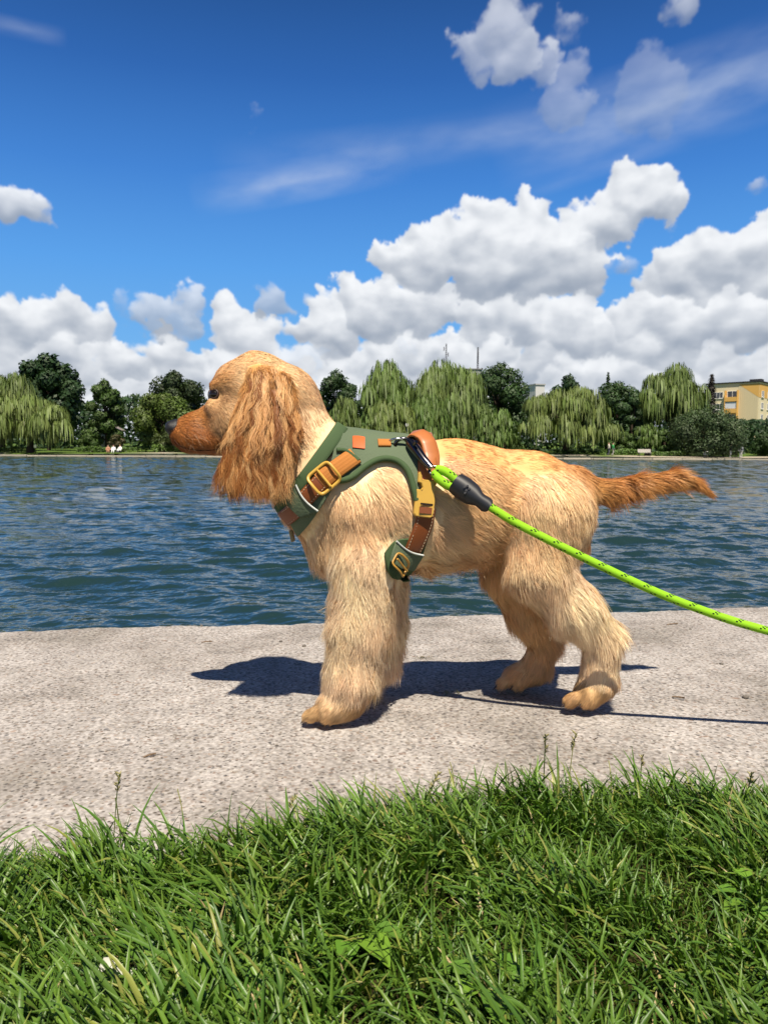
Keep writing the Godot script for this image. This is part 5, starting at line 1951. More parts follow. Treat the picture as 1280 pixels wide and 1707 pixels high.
# a padded panel between two pixel lines, with its rim
func panel(g: Geo, upper: Array, lower: Array, thick: float, offset: float, both := true, rows := 9, steps := 6) -> void:
	var a := smooth_path2(upper, steps)
	var b := smooth_path2(lower, steps)
	var count := mini(a.size(), b.size())
	var base := []
	for k in count:
		for r in rows:
			var q := a[k].lerp(b[k], float(r) / (rows - 1))
			base.append(on_dog(q.x, q.y, offset))
	for pass_ in 3:
		for k in range(1, count - 1):
			for r in range(1, rows - 1):
				var at := k * rows + r
				base[at] = base[at] * .4 + (base[at - 1] + base[at + 1] + base[at - rows] + base[at + rows]) * .15
	for far in ([false, true] if both else [false]):
		var into := far_geo if far else g
		var start := into.v.size()
		for k in count:
			for r in rows:
				var p: Vector3 = base[k * rows + r]
				var nn := dog_field.slope(p, .012)
				var rim := minf(minf(r, rows - 1 - r) / 1.5, minf(k, count - 1 - k) / 2.0)
				var q := p + nn * thick * (.55 + .45 * minf(rim, 1.0))
				press(p if not far else mirrored(p))
				if far:
					q = mirrored(q)
					nn = (mirrored(p + nn) - mirrored(p)).normalized()
				into.put(q, nn, Color.WHITE, Vector2(float(k) / count, float(r) / rows))
		for k in count - 1:
			for r in rows - 1:
				var at := start + k * rows + r
				into.quad(at, at + 1, at + rows + 1, at + rows)
		# the rim down to the coat
		var ring := []
		for k in count:
			ring.append(k * rows)
		for r in range(1, rows):
			ring.append((count - 1) * rows + r)
		for k in range(count - 2, -1, -1):
			ring.append(k * rows + rows - 1)
		for r in range(rows - 2, 0, -1):
			ring.append(r)
		var middle: Vector3 = base[(count / 2) * rows + rows / 2]
		if far:
			middle = mirrored(middle)
		for k in ring.size():
			var k1: int = ring[k]
			var k2: int = ring[(k + 1) % ring.size()]
			var p1 := into.v[start + k1]
			var p2 := into.v[start + k2]
			var n1 := into.n[start + k1]
			var n2 := into.n[start + k2]
			var out := ((p1 + p2) * .5 - middle)
			out = (out - n1 * out.dot(n1)).normalized()
			into.quad(into.put(p1, out), into.put(p2, out), into.put(p2 - n2 * thick * 1.4, out), into.put(p1 - n1 * thick * 1.4, out))

func piping(g: Geo, path: Array, radius: float, offset: float, both := true) -> void:
	var pts := PackedVector3Array()
	for q in smooth_path2(path, 6):
		pts.append(on_dog(q.x, q.y, offset))
	for pass_ in 2:
		for k in range(1, pts.size() - 1):
			pts[k] = pts[k] * .5 + (pts[k - 1] + pts[k + 1]) * .25
	g.tube(pts, radius, 8)
	if both:
		var other := PackedVector3Array()
		for p in pts:
			other.append(mirrored(p))
		far_geo.tube(other, radius, 8)

# a rectangular ring of plastic lying on the strap; across and along are its outer half sizes
func ring_buckle(centre: Vector2, toward: Vector2, across: float, along: float, radius: float, offset: float, m: Material, bar := true) -> void:
	var c := conform(on_dog(centre.x, centre.y, offset), offset)
	var n := dog_field.slope(c, .014)
	var t := (on_dog(toward.x, toward.y, offset) - c)
	t = (t - n * t.dot(n)).normalized()
	var s := n.cross(t)
	for far in [false, true]:
		var g := Geo.new()
		var ring := PackedVector3Array()
		for k in 32:
			var a := TAU * k / 32.0
			var u := signf(cos(a)) * pow(absf(cos(a)), .38) * across
			var v := signf(sin(a)) * pow(absf(sin(a)), .38) * along
			var p := c + s * u + t * v + n * (.0022 - .9 * u * u / .04)
			ring.append(mirrored(p) if far else p)
		g.tube(ring, radius, 8, Color.WHITE, true, true, .75, n)
		if bar:
			var p1 := c - s * across * .9 + n * .0005
			var p2 := c + s * across * .9 + n * .0005
			g.tube(PackedVector3Array([mirrored(p1) if far else p1, mirrored(p2) if far else p2]), radius * .8, 7)
		part("slider_buckle", g, m, harness)

func stitches(g: Geo, edges: Array, inset: float, mids: Array) -> void:
	for e in edges:
		var left := 0.0
		for k in e.size() - 1:
			var p: Vector3 = e[k].lerp(mids[k], inset)
			var q: Vector3 = e[k + 1].lerp(mids[k + 1], inset)
			var run := p.distance_to(q)
			var at := left
			while at < run:
				var n := dog_field.slope(p, .01)
				var a := p.lerp(q, at / run) + n * .0013
				var b := p.lerp(q, minf(1.0, (at + .0022) / run)) + n * .0013
				g.tube(PackedVector3Array([a, b]), .00042, 4)
				at += .0042
			left = at - run

func make_harness() -> void:
	rng.seed = 91
	harness = thing("dog_harness", "sage green padded dog harness with brown leather straps and yellow buckles", "harness", Vector3.ZERO)
	var green := mat(Color(.098, .130, .078), .80, .3)
	green.heightmap_enabled = true
	green.heightmap_texture = noise_texture(256, noise(.05, 4, 6), [Color.BLACK, Color.WHITE], [0., 1.])
	green.heightmap_scale = .05
	triplanar(green, 18.0)
	var trim := mat(Color(.055, .090, .040), .85, .3)
	var web_image := Image.create(8, 8, false, Image.FORMAT_L8)
	for y in 8:
		for x in 8:
			web_image.set_pixel(x, y, Color.from_hsv(0, 0, (.5 + .5 * sin(TAU * y / 8.0)) * (.8 + .2 * sin(TAU * x / 8.0))))
	var webbing := mat(Color(.46, .175, .036), .7, .4)
	webbing.heightmap_enabled = true
	webbing.heightmap_texture = ImageTexture.create_from_image(web_image)
	webbing.heightmap_scale = .06
	webbing.uv1_scale = Vector3(10, 700, 1)
	var leather := mat(Color(.185, .050, .012), .45, .5)
	leather.heightmap_enabled = true
	leather.heightmap_texture = noise_texture(128, noise(.08, 3, 7), [Color.BLACK, Color.WHITE], [0., 1.])
	leather.heightmap_scale = .02
	triplanar(leather, 60.0)
	var tan_leather := mat(Color(.38, .125, .032), .42, .5)
	var yellow := mat(Color(.52, .315, .052), .38, .5)
	var steel := mat(Color(.62, .60, .58), .22, .5)
	steel.metallic = 1.0
	var thread := mat(Color(.62, .50, .33), .7, .4)
	var pale := mat(Color(.50, .53, .50), .6, .4)
	var red := mat(Color(.62, .105, .022), .5, .4)
	# neck opening, saddle, chest
	var g := Geo.new()
	strap(g, [Vector2(569, 712), Vector2(556, 732), Vector2(532, 766), Vector2(505, 802), Vector2(480, 834), Vector2(466, 852)], .0090, .0040, .005)
	lay("neck_band", g, trim)
	g = Geo.new()
	panel(g, [Vector2(463, 832), Vector2(478, 824), Vector2(505, 806), Vector2(548, 778)], [Vector2(497, 894), Vector2(512, 878), Vector2(532, 850), Vector2(562, 800)], .0035, .006)
	lay("chest_pad", g, green)
	g = Geo.new()
	panel(g, [Vector2(566, 712), Vector2(598, 716), Vector2(640, 722), Vector2(684, 727), Vector2(702, 745)], [Vector2(546, 792), Vector2(582, 796), Vector2(622, 768), Vector2(668, 772), Vector2(696, 830)], .0040, .006, true, 12)
	lay("saddle_pad", g, green)
	g = Geo.new()
	piping(g, [Vector2(544, 792), Vector2(562, 801), Vector2(586, 796), Vector2(608, 778), Vector2(634, 765), Vector2(660, 767), Vector2(679, 783), Vector2(688, 808), Vector2(694, 834)], .0042, .008)
	lay("piping", g, trim)
	g = Geo.new()
	piping(g, [Vector2(561, 750), Vector2(578, 752), Vector2(598, 768)], .0030, .012)
	lay("piping", g, trim)
	# shoulder strap: webbing above the slider, stitched leather below it
	g = Geo.new()
	strap(g, [Vector2(592, 760), Vector2(566, 778), Vector2(548, 791), Vector2(534, 803)], .0120, .0016, .0125)
	lay("webbing_strap", g, webbing)
	g = Geo.new()
	var lower := [Vector2(546, 792), Vector2(528, 810), Vector2(508, 832), Vector2(490, 852), Vector2(472, 866)]
	var e := strap(g, lower, .0110, .0016, .0115)
	lay("leather_strap", g, leather)
	var sg := Geo.new()
	stitches(sg, e, .22, middle_of(e))
	stuff(part("stitching", sg, thread, harness))
	ring_buckle(Vector2(540, 797), Vector2(556, 784), .0150, .0172, .0022, .0170, yellow)
	g = Geo.new()
	panel(g, [Vector2(493, 808), Vector2(502, 826), Vector2(514, 840), Vector2(530, 852)], [Vector2(474, 828), Vector2(480, 842), Vector2(489, 852), Vector2(500, 862)], .0020, .0150, true, 7)
	lay("strap_keeper", g, green)
	g = Geo.new()
	piping(g, [Vector2(493, 808), Vector2(502, 826), Vector2(514, 840), Vector2(530, 852)], .0012, .0175)
	lay("keeper_edge", g, pale)
	# girth strap with the side-release buckle
	g = Geo.new()
	strap(g, [Vector2(704, 718), Vector2(709, 742), Vector2(712, 770), Vector2(711, 806)], .0125, .0018, .0095)
	lay("girth_strap", g, tan_leather)
	g = Geo.new()
	lower = [Vector2(711, 846), Vector2(706, 875), Vector2(695, 903), Vector2(684, 926), Vector2(672, 946)]
	e = strap(g, lower, .0120, .0018, .0095)
	lay("leather_strap", g, leather)
	sg = Geo.new()
	stitches(sg, e, .22, middle_of(e))
	stuff(part("stitching", sg, thread, harness))
	side_release(yellow, leather)
	g = Geo.new()
	panel(g, [Vector2(642, 922), Vector2(660, 902), Vector2(690, 898), Vector2(713, 896)], [Vector2(646, 950), Vector2(660, 966), Vector2(684, 956), Vector2(704, 926)], .0030, .0050, true, 9)
	lay("girth_pad", g, trim)
	g = Geo.new()
	panel(g, [Vector2(661, 902), Vector2(674, 914), Vector2(688, 922), Vector2(706, 926)], [Vector2(650, 934), Vector2(660, 942), Vector2(674, 949), Vector2(690, 951)], .0020, .0140, true, 7)
	lay("strap_keeper", g, green)
	g = Geo.new()
	piping(g, [Vector2(661, 902), Vector2(674, 914), Vector2(688, 922), Vector2(706, 926)], .0012, .0165)
	lay("keeper_edge", g, pale)
	ring_buckle(Vector2(670, 942), Vector2(682, 920), .0150, .0095, .0017, .0185, mat(Color(.40, .215, .035), .4, .5))
	# grab handle arching over the back
	g = Geo.new()
	var arc := []
	var ups := []
	for k in 17:
		var f := k / 16.0
		var q := smooth_path2([Vector2(678, 742), Vector2(682, 727), Vector2(698, 722), Vector2(712, 734), Vector2(719, 760), Vector2(717, 788)], 4)[mini(k + int(k * .25), 20)]
		var p := depth_at(q.x, q.y, lerpf(dog_depth(690) - .012, dog_depth(690) - .066, f))
		arc.append(p)
		ups.append(Vector3(.15 + .2 * f, 1.0 - .5 * f, .35 + .8 * f).normalized())
	e = strap_3d(g, arc, .0112, .0016, 0.0, false, false, ups)
	lay("grab_handle", g, tan_leather)
	# webbing loop, ring and patch on the saddle
	g = Geo.new()
	strap(g, [Vector2(630, 738), Vector2(640, 738), Vector2(651, 738)], .0068, .0018, .0115, false)
	lay("webbing_loop", g, webbing)
	g = Geo.new()
	var hoop := PackedVector3Array()
	var hub := depth_at(663, 741, dog_depth(663) - .040)
	for k in 28:
		var a := TAU * k / 28.0
		hoop.append(hub + Vector3(cos(a) * .0135, sin(a) * .0075, sin(a) * .010 + .002))
	g.tube(hoop, .0016, 8, Color.WHITE, true)
	part("lead_ring", g, steel, harness)
	g = Geo.new()
	panel(g, [Vector2(588, 727), Vector2(598, 727), Vector2(608, 729)], [Vector2(588, 746), Vector2(598, 747), Vector2(608, 748)], .0012, .0112, false, 5, 4)
	lay("patch", g, red)
	g = Geo.new()
	var tuft := at_dog(487, 893)
	g.box(Transform3D(Basis(Vector3(0, 0, 1), .2), tuft), Vector3(.005, .016, .012), Color.WHITE, .001)
	part("chest_tab", g, mat(Color(.25, .20, .10), .6, .4), harness)

func middle_of(edges: Array) -> Array:
	var out := []
	for k in edges[0].size():
		out.append((edges[0][k] + edges[1][k]) * .5)
	return out

# the outline of a side-release buckle, thick, with its slots
func side_release(m: Material, inner: Material) -> void:
	var offset := .0155
	var c := conform(on_dog(710, 826, offset), offset)
	var n := dog_field.slope(c, .018)
	var t := (on_dog(708, 846, offset) - on_dog(711, 806, offset))
	t = (t - n * t.dot(n)).normalized()
	var s := t.cross(n)
	if s.x < 0.0:
		s = -s
	var u := PX
	var outline := [[-14, -33], [-12, -36], [-9, -30], [-8, -24], [8, -24], [15, -26], [17, -21], [13, -14], [15, -6], [16, 8], [15, 24], [13, 32], [9, 34], [-13, 33], [-16, 29], [-16, 8], [-17, -4], [-15, -9], [-9, -8], [-7, -12], [-9, -18], [-14, -20]]
	var poly := PackedVector2Array()
	for q in outline:
		poly.append(Vector2(q[0], q[1]) * u)
	for far in [false, true]:
		var g := Geo.new()
		var solid := Geometry2D.triangulate_polygon(poly)
		var slots := [[-8, 12, 12, 15], [-9, 18, 11, 28]]
		var place := func(q: Vector2, h: float) -> Vector3:
			var p: Vector3 = c + s * q.x + t * q.y + n * (h - .8 * q.x * q.x / .02)
			return mirrored(p) if far else p
		var turn := func(d: Vector3) -> Vector3:
			return (mirrored(c + d) - mirrored(c)).normalized() if far else d
		# the top: triangles of the outline inset a little, then a bevel and the sides
		var top := Geometry2D.offset_polygon(poly, -.0009)[0]
		var ids := PackedInt32Array()
		for q in top:
			ids.append(g.put(place.call(q, .0034), turn.call(n)))
		solid = Geometry2D.triangulate_polygon(top)
		for k in range(0, solid.size(), 3):
			g.tri(ids[solid[k]], ids[solid[k + 1]], ids[solid[k + 2]])
		for k in poly.size():
			var q1 := poly[k]
			var q2 := poly[(k + 1) % poly.size()]
			var edge := (q2 - q1).normalized()
			var o := Vector2(edge.y, -edge.x)
			if Geometry2D.is_point_in_polygon((q1 + q2) * .5 + o * .0003, poly):
				o = -o
			var nn := s * o.x + t * o.y
			g.quad(g.put(place.call(q1, .0026), turn.call(nn)), g.put(place.call(q2, .0026), turn.call(nn)), g.put(place.call(q2, -.0035), turn.call(nn)), g.put(place.call(q1, -.0035), turn.call(nn)))
			var soft := (nn + n).normalized()
			g.quad(g.put(place.call(q1, .0026), turn.call(soft)), g.put(place.call(q2, .0026), turn.call(soft)), g.put(place.call(q2 - o * .0010, .0034), turn.call(soft)), g.put(place.call(q1 - o * .0010, .0034), turn.call(soft)))
		var b := part("side_release_buckle", g, m, harness)
		# the strap seen in the two slots
		for k in 2:
			var sl: Array = slots[k]
			var sgeo := Geo.new()
			var corners := [Vector2(sl[0], sl[1]), Vector2(sl[2], sl[1]), Vector2(sl[2], sl[3]), Vector2(sl[0], sl[3])]
			var idx := []
			for q in corners:
				idx.append(sgeo.put(place.call(q * u, .0037), turn.call(n)))
			sgeo.quad(idx[0], idx[1], idx[2], idx[3])
			for j in 4:
				var q1: Vector2 = corners[j] * u
				var q2: Vector2 = corners[(j + 1) % 4] * u
				var nn: Vector3 = (s * (q1 + q2 - (corners[0] + corners[2]) * u).x + t * (q1 + q2 - (corners[0] + corners[2]) * u).y).normalized()
				sgeo.quad(sgeo.put(place.call(q1, .0037), turn.call(nn)), sgeo.put(place.call(q2, .0037), turn.call(nn)), sgeo.put(place.call(q2, .0020), turn.call(nn)), sgeo.put(place.call(q1, .0020), turn.call(nn)))
			part("slot", sgeo, mat(Color(.02, .012, .008), .8, .3) if k == 0 else inner, b)

# ---- leash -------------------------------------------------------------------------------------
func rope_textures() -> Array:
	var w := 96
	var h := 128
	var col := Image.create(w, h, false, Image.FORMAT_RGB8)
	var high := Image.create(w, h, false, Image.FORMAT_L8)
	for y in h:
		for x in w:
			var weave := .5 + .5 * sin(TAU * (x * 16.0 / w + y * 16.0 / h)) * sin(TAU * (x * 16.0 / w - y * 16.0 / h))
			high.set_pixel(x, y, Color(weave, weave, weave))
			var k := .90 + .10 * weave
			col.set_pixel(x, y, Color(.57 * k, .80 * k, .14 * k))
	for turn in [0, 48]:
		for row in 2:
			for k in 5:
				var cx: int = turn + 4 + k * 8 + row * 4
				var cy := 18 + row * 20 + k * 12
				for dy in range(-5, 5):
					for dx in range(-2, 3):
						col.set_pixel((cx + dx + w) % w, (cy + dy + h) % h, Color(.05, .06, .04))
	return [ImageTexture.create_from_image(col), ImageTexture.create_from_image(high)]

func make_leash() -> void:
	rng.seed = 95
	var t := thing("dog_leash", "lime green rope leash with black flecks and a black sleeve, clipped to the harness", "leash", Vector3.ZERO)
	var tex := rope_textures()
	var rope := StandardMaterial3D.new()
	rope.albedo_texture = tex[0]
	rope.roughness = .75
	rope.metallic_specular = .35
	rope.heightmap_enabled = true
	rope.heightmap_texture = tex[1]
	rope.heightmap_scale = .05
	rope.uv1_scale = Vector3(1, 1.0 / .031, 1)
	var rubber := mat(Color(.012, .013, .016), .42, .5)
	var gun := mat(Color(.10, .095, .10), .20, .5)
	gun.metallic = 1.0
	var d0 := dog_depth(700) - .088
	var pts := [depth_at(808, 839, .968), depth_at(850, 866, .961), depth_at(900, 893, .954), depth_at(1000, 943, .950), depth_at(1100, 990, .949), depth_at(1200, 1028, .949), depth_at(1280, 1052, .948), depth_at(1400, 1084, .947)]
	pts.append_array([Vector3(.68, .034, -.955), Vector3(.78, .010, -.955), Vector3(.92, .0078, -.97), Vector3(1.10, .0078, -1.02), Vector3(1.35, .0078, -1.0), Vector3(1.7, .0078, -.90), Vector3(2.1, .0078, -.92)])
	var g := Geo.new()
	g.tube(smooth_path(pts, 14), .0053, 14)
	part("rope", g, rope, t)
	# the two strands of the eye
	for a in [[[768, 810, .979], [752, 793, .980], [737, 784, .983], [728, 783, .986]], [[764, 816, .978], [746, 809, .979], [731, 798, .981], [723, 787, .986]]]:
		var line := []
		for q in a:
			line.append(depth_at(q[0], q[1], q[2]))
		g = Geo.new()
		g.tube(smooth_path(line, 8), .0058, 12)
		part("rope_eye", g, rope, t)
	# moulded sleeve
	g = Geo.new()
	var axis := smooth_path([depth_at(757, 803, .979), depth_at(786, 824, .973), depth_at(817, 846, .967)], 10)
	var radii := PackedFloat32Array()
	for k in axis.size():
		var f := float(k) / (axis.size() - 1)
		var r := .0150 + .0022 * sin(PI * minf(f / .62, 1.0)) - .0048 * smoothstep(.52, .72, f)
		if f > .72:
			r += .0012 * sin(PI * (f - .72) / .28) - .0022 * smoothstep(.85, 1.0, f)
		radii.append(r * (.82 if k == 0 or k == axis.size() - 1 else 1.0) * .88)
	g.tube(axis, radii, 20, Color.WHITE, false, true, .92, Vector3(0, 0, 1))
	var sleeve := part("sleeve", g, rubber, t)
	g = Geo.new()
	for q in [[774, 811], [779, 809], [777, 817], [782, 814], [775, 821]]:
		var p := depth_at(q[0], q[1] + 1, .9605)
		g.box(Transform3D(Basis(Vector3(0, 0, 1), -.6), p), Vector3(.0026, .0030, .0016), Color.WHITE, .0005)
	stuff(part("emblem", g, mat(Color(.05, .05, .055), .5, .5), sleeve))
	# trigger clip: hook, body, gate knob, swivel
	g = Geo.new()
	var hook := []
	var hc := depth_at(672, 742, dog_depth(672) - .050)
	for k in 13:
		var a := -.5 + TAU * .80 * k / 12.0
		hook.append(hc + Vector3(cos(a) * .0105, sin(a) * .0085, .001 * sin(a)))
	g.tube(smooth_path(hook, 3), .0026, 9)
	var clip := part("clip_hook", g, gun, t)
	g = Geo.new()
	g.tube(smooth_path([depth_at(680, 735, d0 + .034), depth_at(692, 748, d0 + .022), depth_at(706, 766, d0 + .010), depth_at(719, 780, d0 + .003)], 6), PackedFloat32Array([.003, .0046, .0060, .0066, .0070, .0072, .0072, .0070, .0068, .0066, .0062, .0060, .0057, .0055, .0053, .0050, .0047, .0044, .0040]), 12)
	part("clip_body", g, gun, t)
	g = Geo.new()
	g.tube(PackedVector3Array([depth_at(690, 741, d0 + .014), depth_at(694, 736, d0 + .008)]), .0024, 8)
	part("gate_knob", g, gun, clip)
	g = Geo.new()
	var sw := depth_at(724, 785, .986)
	var ring := PackedVector3Array()
	for k in 20:
		var a := TAU * k / 20.0
		ring.append(sw + Vector3(cos(a) * .0065, sin(a) * .0055, -sin(a) * .003))
	g.tube(ring, .0022, 8, Color.WHITE, true)
	part("swivel_eye", g, gun, t)

# ---- people, bench and small things -----------------------------------------------------------
# limbs: [ax, ay, az, ar, bx, by, bz, br]; cuts: heights at which the colour changes, from the top: hair, skin, shirt, trousers, shoes
func person(px: float, depth: float, label: String, limbs: Array, colors: Array, cuts: Array, turn: float) -> void:
	var t := thing("person", label, "person", at_bank(px, depth), "people on the far bank")
	t.rotation.y = turn
	var f := Field.new(Vector3(-.7, -.05, -.7), Vector3(.7, 1.95, .7), .05)
	for l in limbs:
		f.bone(Vector3(l[0], l[1], l[2]), l[3], Vector3(l[4], l[5], l[6]), l[7], 1.0, .05)
	var g := f.net()
	for k in g.v.size():
		var c := 0
		while c < cuts.size() and g.v[k].y < cuts[c]:
			c += 1
		g.c[k] = colors[c]
	part("body", g, mat(Color.WHITE, .8, .3, true), t)

func make_far_details() -> void:
	rng.seed = 160
	var skin := Color(.45, .28, .20)
	var standing := [[0, 1.62, 0, .11, 0, 1.70, 0, .11], [0, 1.45, 0, .07, 0, 1.55, 0, .07], [0, 1.35, 0, .17, 0, .98, 0, .15], [-.2, 1.38, 0, .07, -.28, 1.08, .05, .055], [-.28, 1.08, .05, .055, -.24, .85, .18, .045], [.2, 1.38, 0, .07, .28, 1.08, -.02, .055], [.28, 1.08, -.02, .055, .27, .82, .08, .045], [-.09, .92, 0, .11, -.10, .48, .06, .075], [-.10, .48, .06, .075, -.10, .06, -.04, .05], [-.10, .05, -.04, .05, -.10, .04, .12, .04], [.09, .92, 0, .11, .10, .48, .0, .075], [.10, .48, .0, .075, .11, .06, -.16, .05], [.11, .05, -.16, .05, .11, .04, .0, .04]]
	var seated := [[0, .98, 0, .11, 0, 1.06, 0, .11], [0, .80, 0, .07, 0, .9, 0, .07], [0, .70, 0, .17, 0, .25, 0, .17], [-.2, .74, 0, .07, -.28, .48, .12, .055], [-.28, .48, .12, .055, -.2, .40, .36, .045], [.2, .74, 0, .07, .28, .48, .12, .055], [.28, .48, .12, .055, .2, .40, .36, .045], [-.1, .18, .05, .11, -.12, .42, .42, .08], [-.12, .42, .42, .08, -.12, .06, .60, .05], [.1, .18, .05, .11, .12, .40, .44, .08], [.12, .40, .44, .08, .12, .06, .62, .05]]
	var brown := Color(.03, .02, .015)
	person(1021, 106.5, "person in a green top walking along the far bank", standing, [brown, skin, Color(.06, .32, .10), Color(.40, .38, .36), Color(.03, .03, .03)], [1.68, 1.48, .95, .1], 1.4)
	person(1014, 106.8, "person in pale clothes walking beside the one in green", standing, [brown, skin, Color(.6, .55, .5), Color(.10, .10, .14), Color(.03, .03, .03)], [1.68, 1.48, .95, .1], 1.4)
	person(1177, 106.0, "person in a white shirt sitting under the rounded bush", seated, [brown, skin, Color(.65, .65, .63), Color(.30, .28, .26)], [1.06, .86, .3], -.9)
	person(1217, 105.6, "person in white trousers and a black top standing by the water", standing, [brown, skin, Color(.015, .015, .018), Color(.75, .75, .74), Color(.6, .6, .6)], [1.68, 1.48, .95, .1], .6)
	person(1226, 106.2, "person dressed in black between two in white trousers", standing, [brown, skin, Color(.015, .015, .02), Color(.02, .02, .025), Color(.3, .3, .3)], [1.68, 1.48, .95, .1], -.4)
	person(1234, 105.7, "person in white trousers and a white sleeveless top by the water", standing, [brown, skin, Color(.70, .70, .70), Color(.75, .75, .74), Color(.6, .6, .6)], [1.68, 1.48, .95, .1], -.7)
	person(181, 106.0, "bare-shouldered person sitting beside two in white on the far bank", seated, [brown, skin, Color(.42, .22, .14), Color(.35, .2, .14)], [1.06, .86, .3], .3)
	person(190, 106.0, "person in a white shirt sitting in the middle of three bathers", seated, [brown, skin, Color(.72, .72, .72), Color(.7, .7, .68)], [1.06, .86, .3], .1)
	person(201, 106.2, "person in a white shirt sitting at the end next to the long hedge", seated, [Color(.12, .08, .03), skin, Color(.74, .74, .72), Color(.12, .12, .15)], [1.06, .86, .3], -.3)
	# the pale park bench
	var b := thing("park_bench", "pale slatted park bench beside the low hedge on the far bank", "bench", at_bank(1074, 106.5))
	var wood := mat(Color(.45, .42, .38), .7, .4)
	var iron := mat(Color(.03, .03, .03), .6, .5)
	for k in 4:
		var s := Geo.new()
		s.box(Transform3D(Basis(), Vector3(0, .44, -.15 + .12 * k)), Vector3(1.8, .04, .10), Color.WHITE, .008)
		part("seat_slat", s, wood, b)
	for k in 4:
		var s := Geo.new()
		s.box(Transform3D(Basis(Vector3.RIGHT, -.2), Vector3(0, .56 + .11 * k, -.22 - .022 * k)), Vector3(1.8, .095, .035), Color.WHITE, .008)
		part("back_slat", s, wood, b)
	for x in [-.75, .75]:
		for z in [-.2, .2]:
			var leg := Geo.new()
			leg.box(Transform3D(Basis(), Vector3(x, .21, z)), Vector3(.06, .42, .06), Color.WHITE, .008)
			part("leg", leg, iron, b)
	# a lamp post and a post with a sign among the trees
	var l := thing("lamp_post", "slim white park lamp between the pale willows", "lamp post", at_bank(678, 107.0))
	var pole := Geo.new()
	pole.tube(PackedVector3Array([Vector3.ZERO, Vector3(0, 3.9, 0)]), PackedFloat32Array([.07, .045]), 8)
	part("pole", pole, mat(Color(.5, .5, .48), .5, .5), l)
	var globe := Geo.new()
	globe.tube(PackedVector3Array([Vector3(0, 3.9, 0), Vector3(0, 4.0, 0), Vector3(0, 4.15, 0), Vector3(0, 4.32, 0), Vector3(0, 4.4, 0)]), PackedFloat32Array([.08, .19, .24, .17, .04]), 12)
	part("globe", globe, mat(Color(.75, .75, .72), .4, .5), l)

func lump(radius: float, squash: float, seed_: int) -> Geo:
	var g := Geo.new()
	var n := noise(1.3, 3, seed_)
	var rows := 9
	var cols := 14
	for r in rows + 1:
		for c in cols + 1:
			var a := PI * r / rows
			var b := TAU * (c % cols) / cols
			var d := Vector3(sin(a) * cos(b), cos(a), sin(a) * sin(b))
			d *= 1.0 + .38 * n.get_noise_3dv(d)
			g.put(Vector3(d.x, d.y * squash + squash * .7, d.z * .8) * radius, d.normalized())
	for r in rows:
		for c in cols:
			var a := r * (cols + 1) + c
			g.quad(a, a + 1, a + cols + 2, a + cols + 1)
	return g

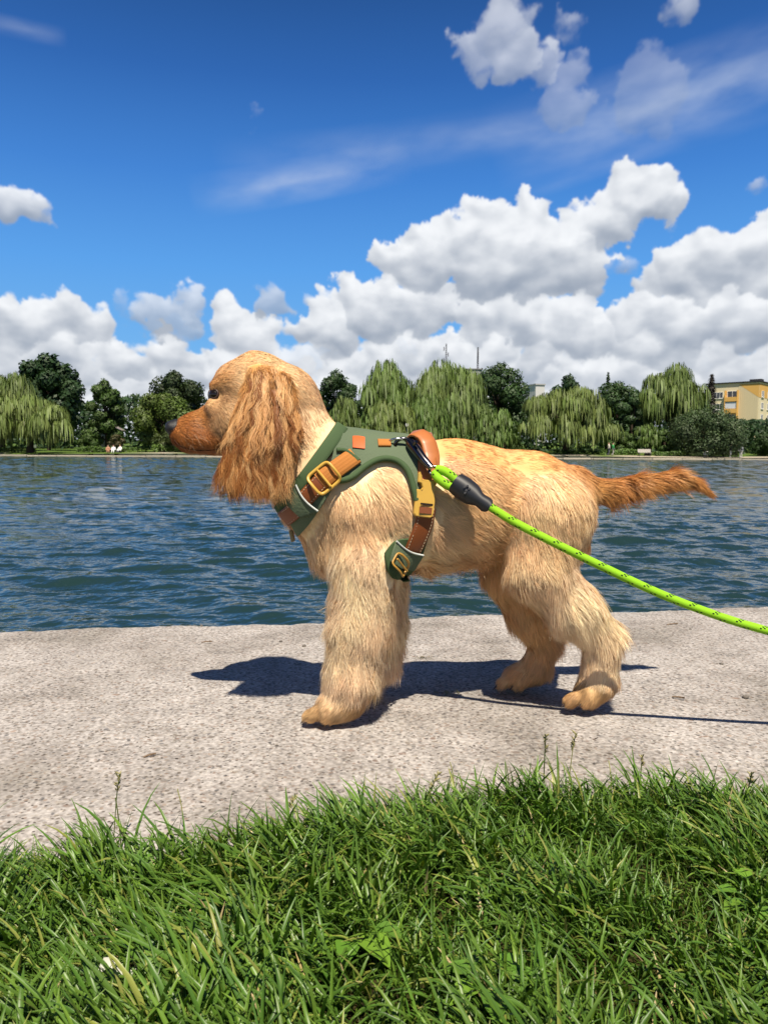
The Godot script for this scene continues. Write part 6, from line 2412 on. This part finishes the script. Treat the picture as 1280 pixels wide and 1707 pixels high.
func make_quay_litter() -> void:
	rng.seed = 170
	var stone := mat(Color(.13, .115, .10), .9, .3)
	var pale := mat(Color(.36, .33, .29), .9, .3)
	for s in [[468, 1070, .0032, stone, "small dark pebble on the concrete ahead of the puppy's chest"], [507, 1078, .0042, stone, "dark crumbly pebble just in front of the puppy's foreleg"], [1242, 1164, .0048, stone, "dark flat chip of stone near the leash's shadow"], [1202, 1108, .0036, stone, "small dark pebble behind the leash's shadow"], [1010, 1106, .0030, pale, "pale pebble behind the puppy's hind paw"], [336, 1044, .0036, stone, "dark chip at the water edge of the quay"], [130, 1095, .0030, pale, "small pale pebble alone on the bare quay"], [560, 1262, .0034, pale, "pale pebble between the forepaw and the grass"], [1150, 1050, .0030, stone, "tiny dark pebble below the rope leash"]]:
		var p := ground_at(s[0], s[1])
		var o := part("pebble", lump(s[2], .55, int(s[0])), s[3])
		o.position = p
		o.rotation.y = rng.randf_range(0, TAU)
		tag(o, s[4], "pebble", "pebbles on the quay")
	# twigs and dry leaves
	var bark := mat(Color(.16, .11, .07), .9, .3)
	for s in [[345, 1072, .020, .1, "short dry twig lying on the quay ahead of the puppy"], [1130, 1165, .018, .7, "thin forked twig near the leash's shadow"], [1120, 1042, .024, -.1, "dark twig near the quay edge under the rope leash"], [250, 1262, .014, -.5, "short brown stem on the bare part of the quay"]]:
		var p := ground_at(s[0], s[1])
		var g := Geo.new()
		var dir: Vector3 = Vector3(cos(s[3]), 0, sin(s[3])) * float(s[2])
		g.tube(smooth_path([-dir * .5, Vector3(0, .0020, .001), dir * .5 + Vector3(0, .002, 0)], 5), .0011, 6)
		g.tube(PackedVector3Array([dir * .1 + Vector3(0, .001, 0), dir * .3 + Vector3(.002, .004, .004)]), .0007, 5)
		var o := part("twig", g, bark)
		o.position = p + Vector3(0, .0012, 0)
		tag(o, s[4], "twig", "twigs on the quay")
	var dry := mat(Color.WHITE, .85, .3, true)
	for s in [[745, 1157, Color(.20, .19, .06), "tuft of dry moss on the concrete under the puppy's belly"], [905, 1109, Color(.16, .13, .07), "scrap of dry moss behind the puppy's hind paws"], [705, 1098, Color(.15, .13, .08), "crumbs of dry moss beside the puppy's shadow"]]:
		var p := ground_at(s[0], s[1])
		var g := Geo.new()
		for k in 90:
			var a := rng.randf_range(0, TAU)
			var r := rng.randf() * .013
			var q := Vector3(cos(a) * r * 1.6, rng.randf() * .002, sin(a) * r)
			var d := Vector3(rng.randfn(), absf(rng.randfn()) * .5, rng.randfn()).normalized() * rng.randf_range(.002, .006)
			var w := Vector3(rng.randfn(), 0, rng.randfn()).normalized() * .0006
			var col := vary(s[2], .35)
			g.quad(g.put(q - w, Vector3.UP, col), g.put(q + w, Vector3.UP, col), g.put(q + d + w * .4, Vector3.UP, col), g.put(q + d - w * .4, Vector3.UP, col))
		var o := part("moss_tuft", g, dry)
		o.position = p + Vector3(0, .0006, 0)
		tag(o, s[3], "moss", "moss on the quay")
	# a pale dead leaf down in the grass
	var p := ground_at(195, 1690)
	var g := Geo.new()
	for k in 8:
		var f := k / 7.0
		var w := .0075 * sin(PI * clampf(f, .04, .96))
		var mid := Vector3((f - .5) * .026, .030 + .004 * sin(f * 5.0), .002 * cos(f * 6.0))
		for s in [-1.0, 0.0, 1.0]:
			g.put(mid + Vector3(0, absf(s) * .003 * sin(f * 7.0), s * w), Vector3(0, 1, s * .3).normalized(), Color(.50, .50, .42))
	for k in 7:
		for s in 2:
			g.quad(k * 3 + s, k * 3 + s + 1, k * 3 + s + 4, k * 3 + s + 3)
	var leaf := part("dead_leaf", g, dry)
	leaf.position = p
	leaf.rotation.y = .6
	tag(leaf, "pale crumpled dead leaf lodged in the grass", "leaf")
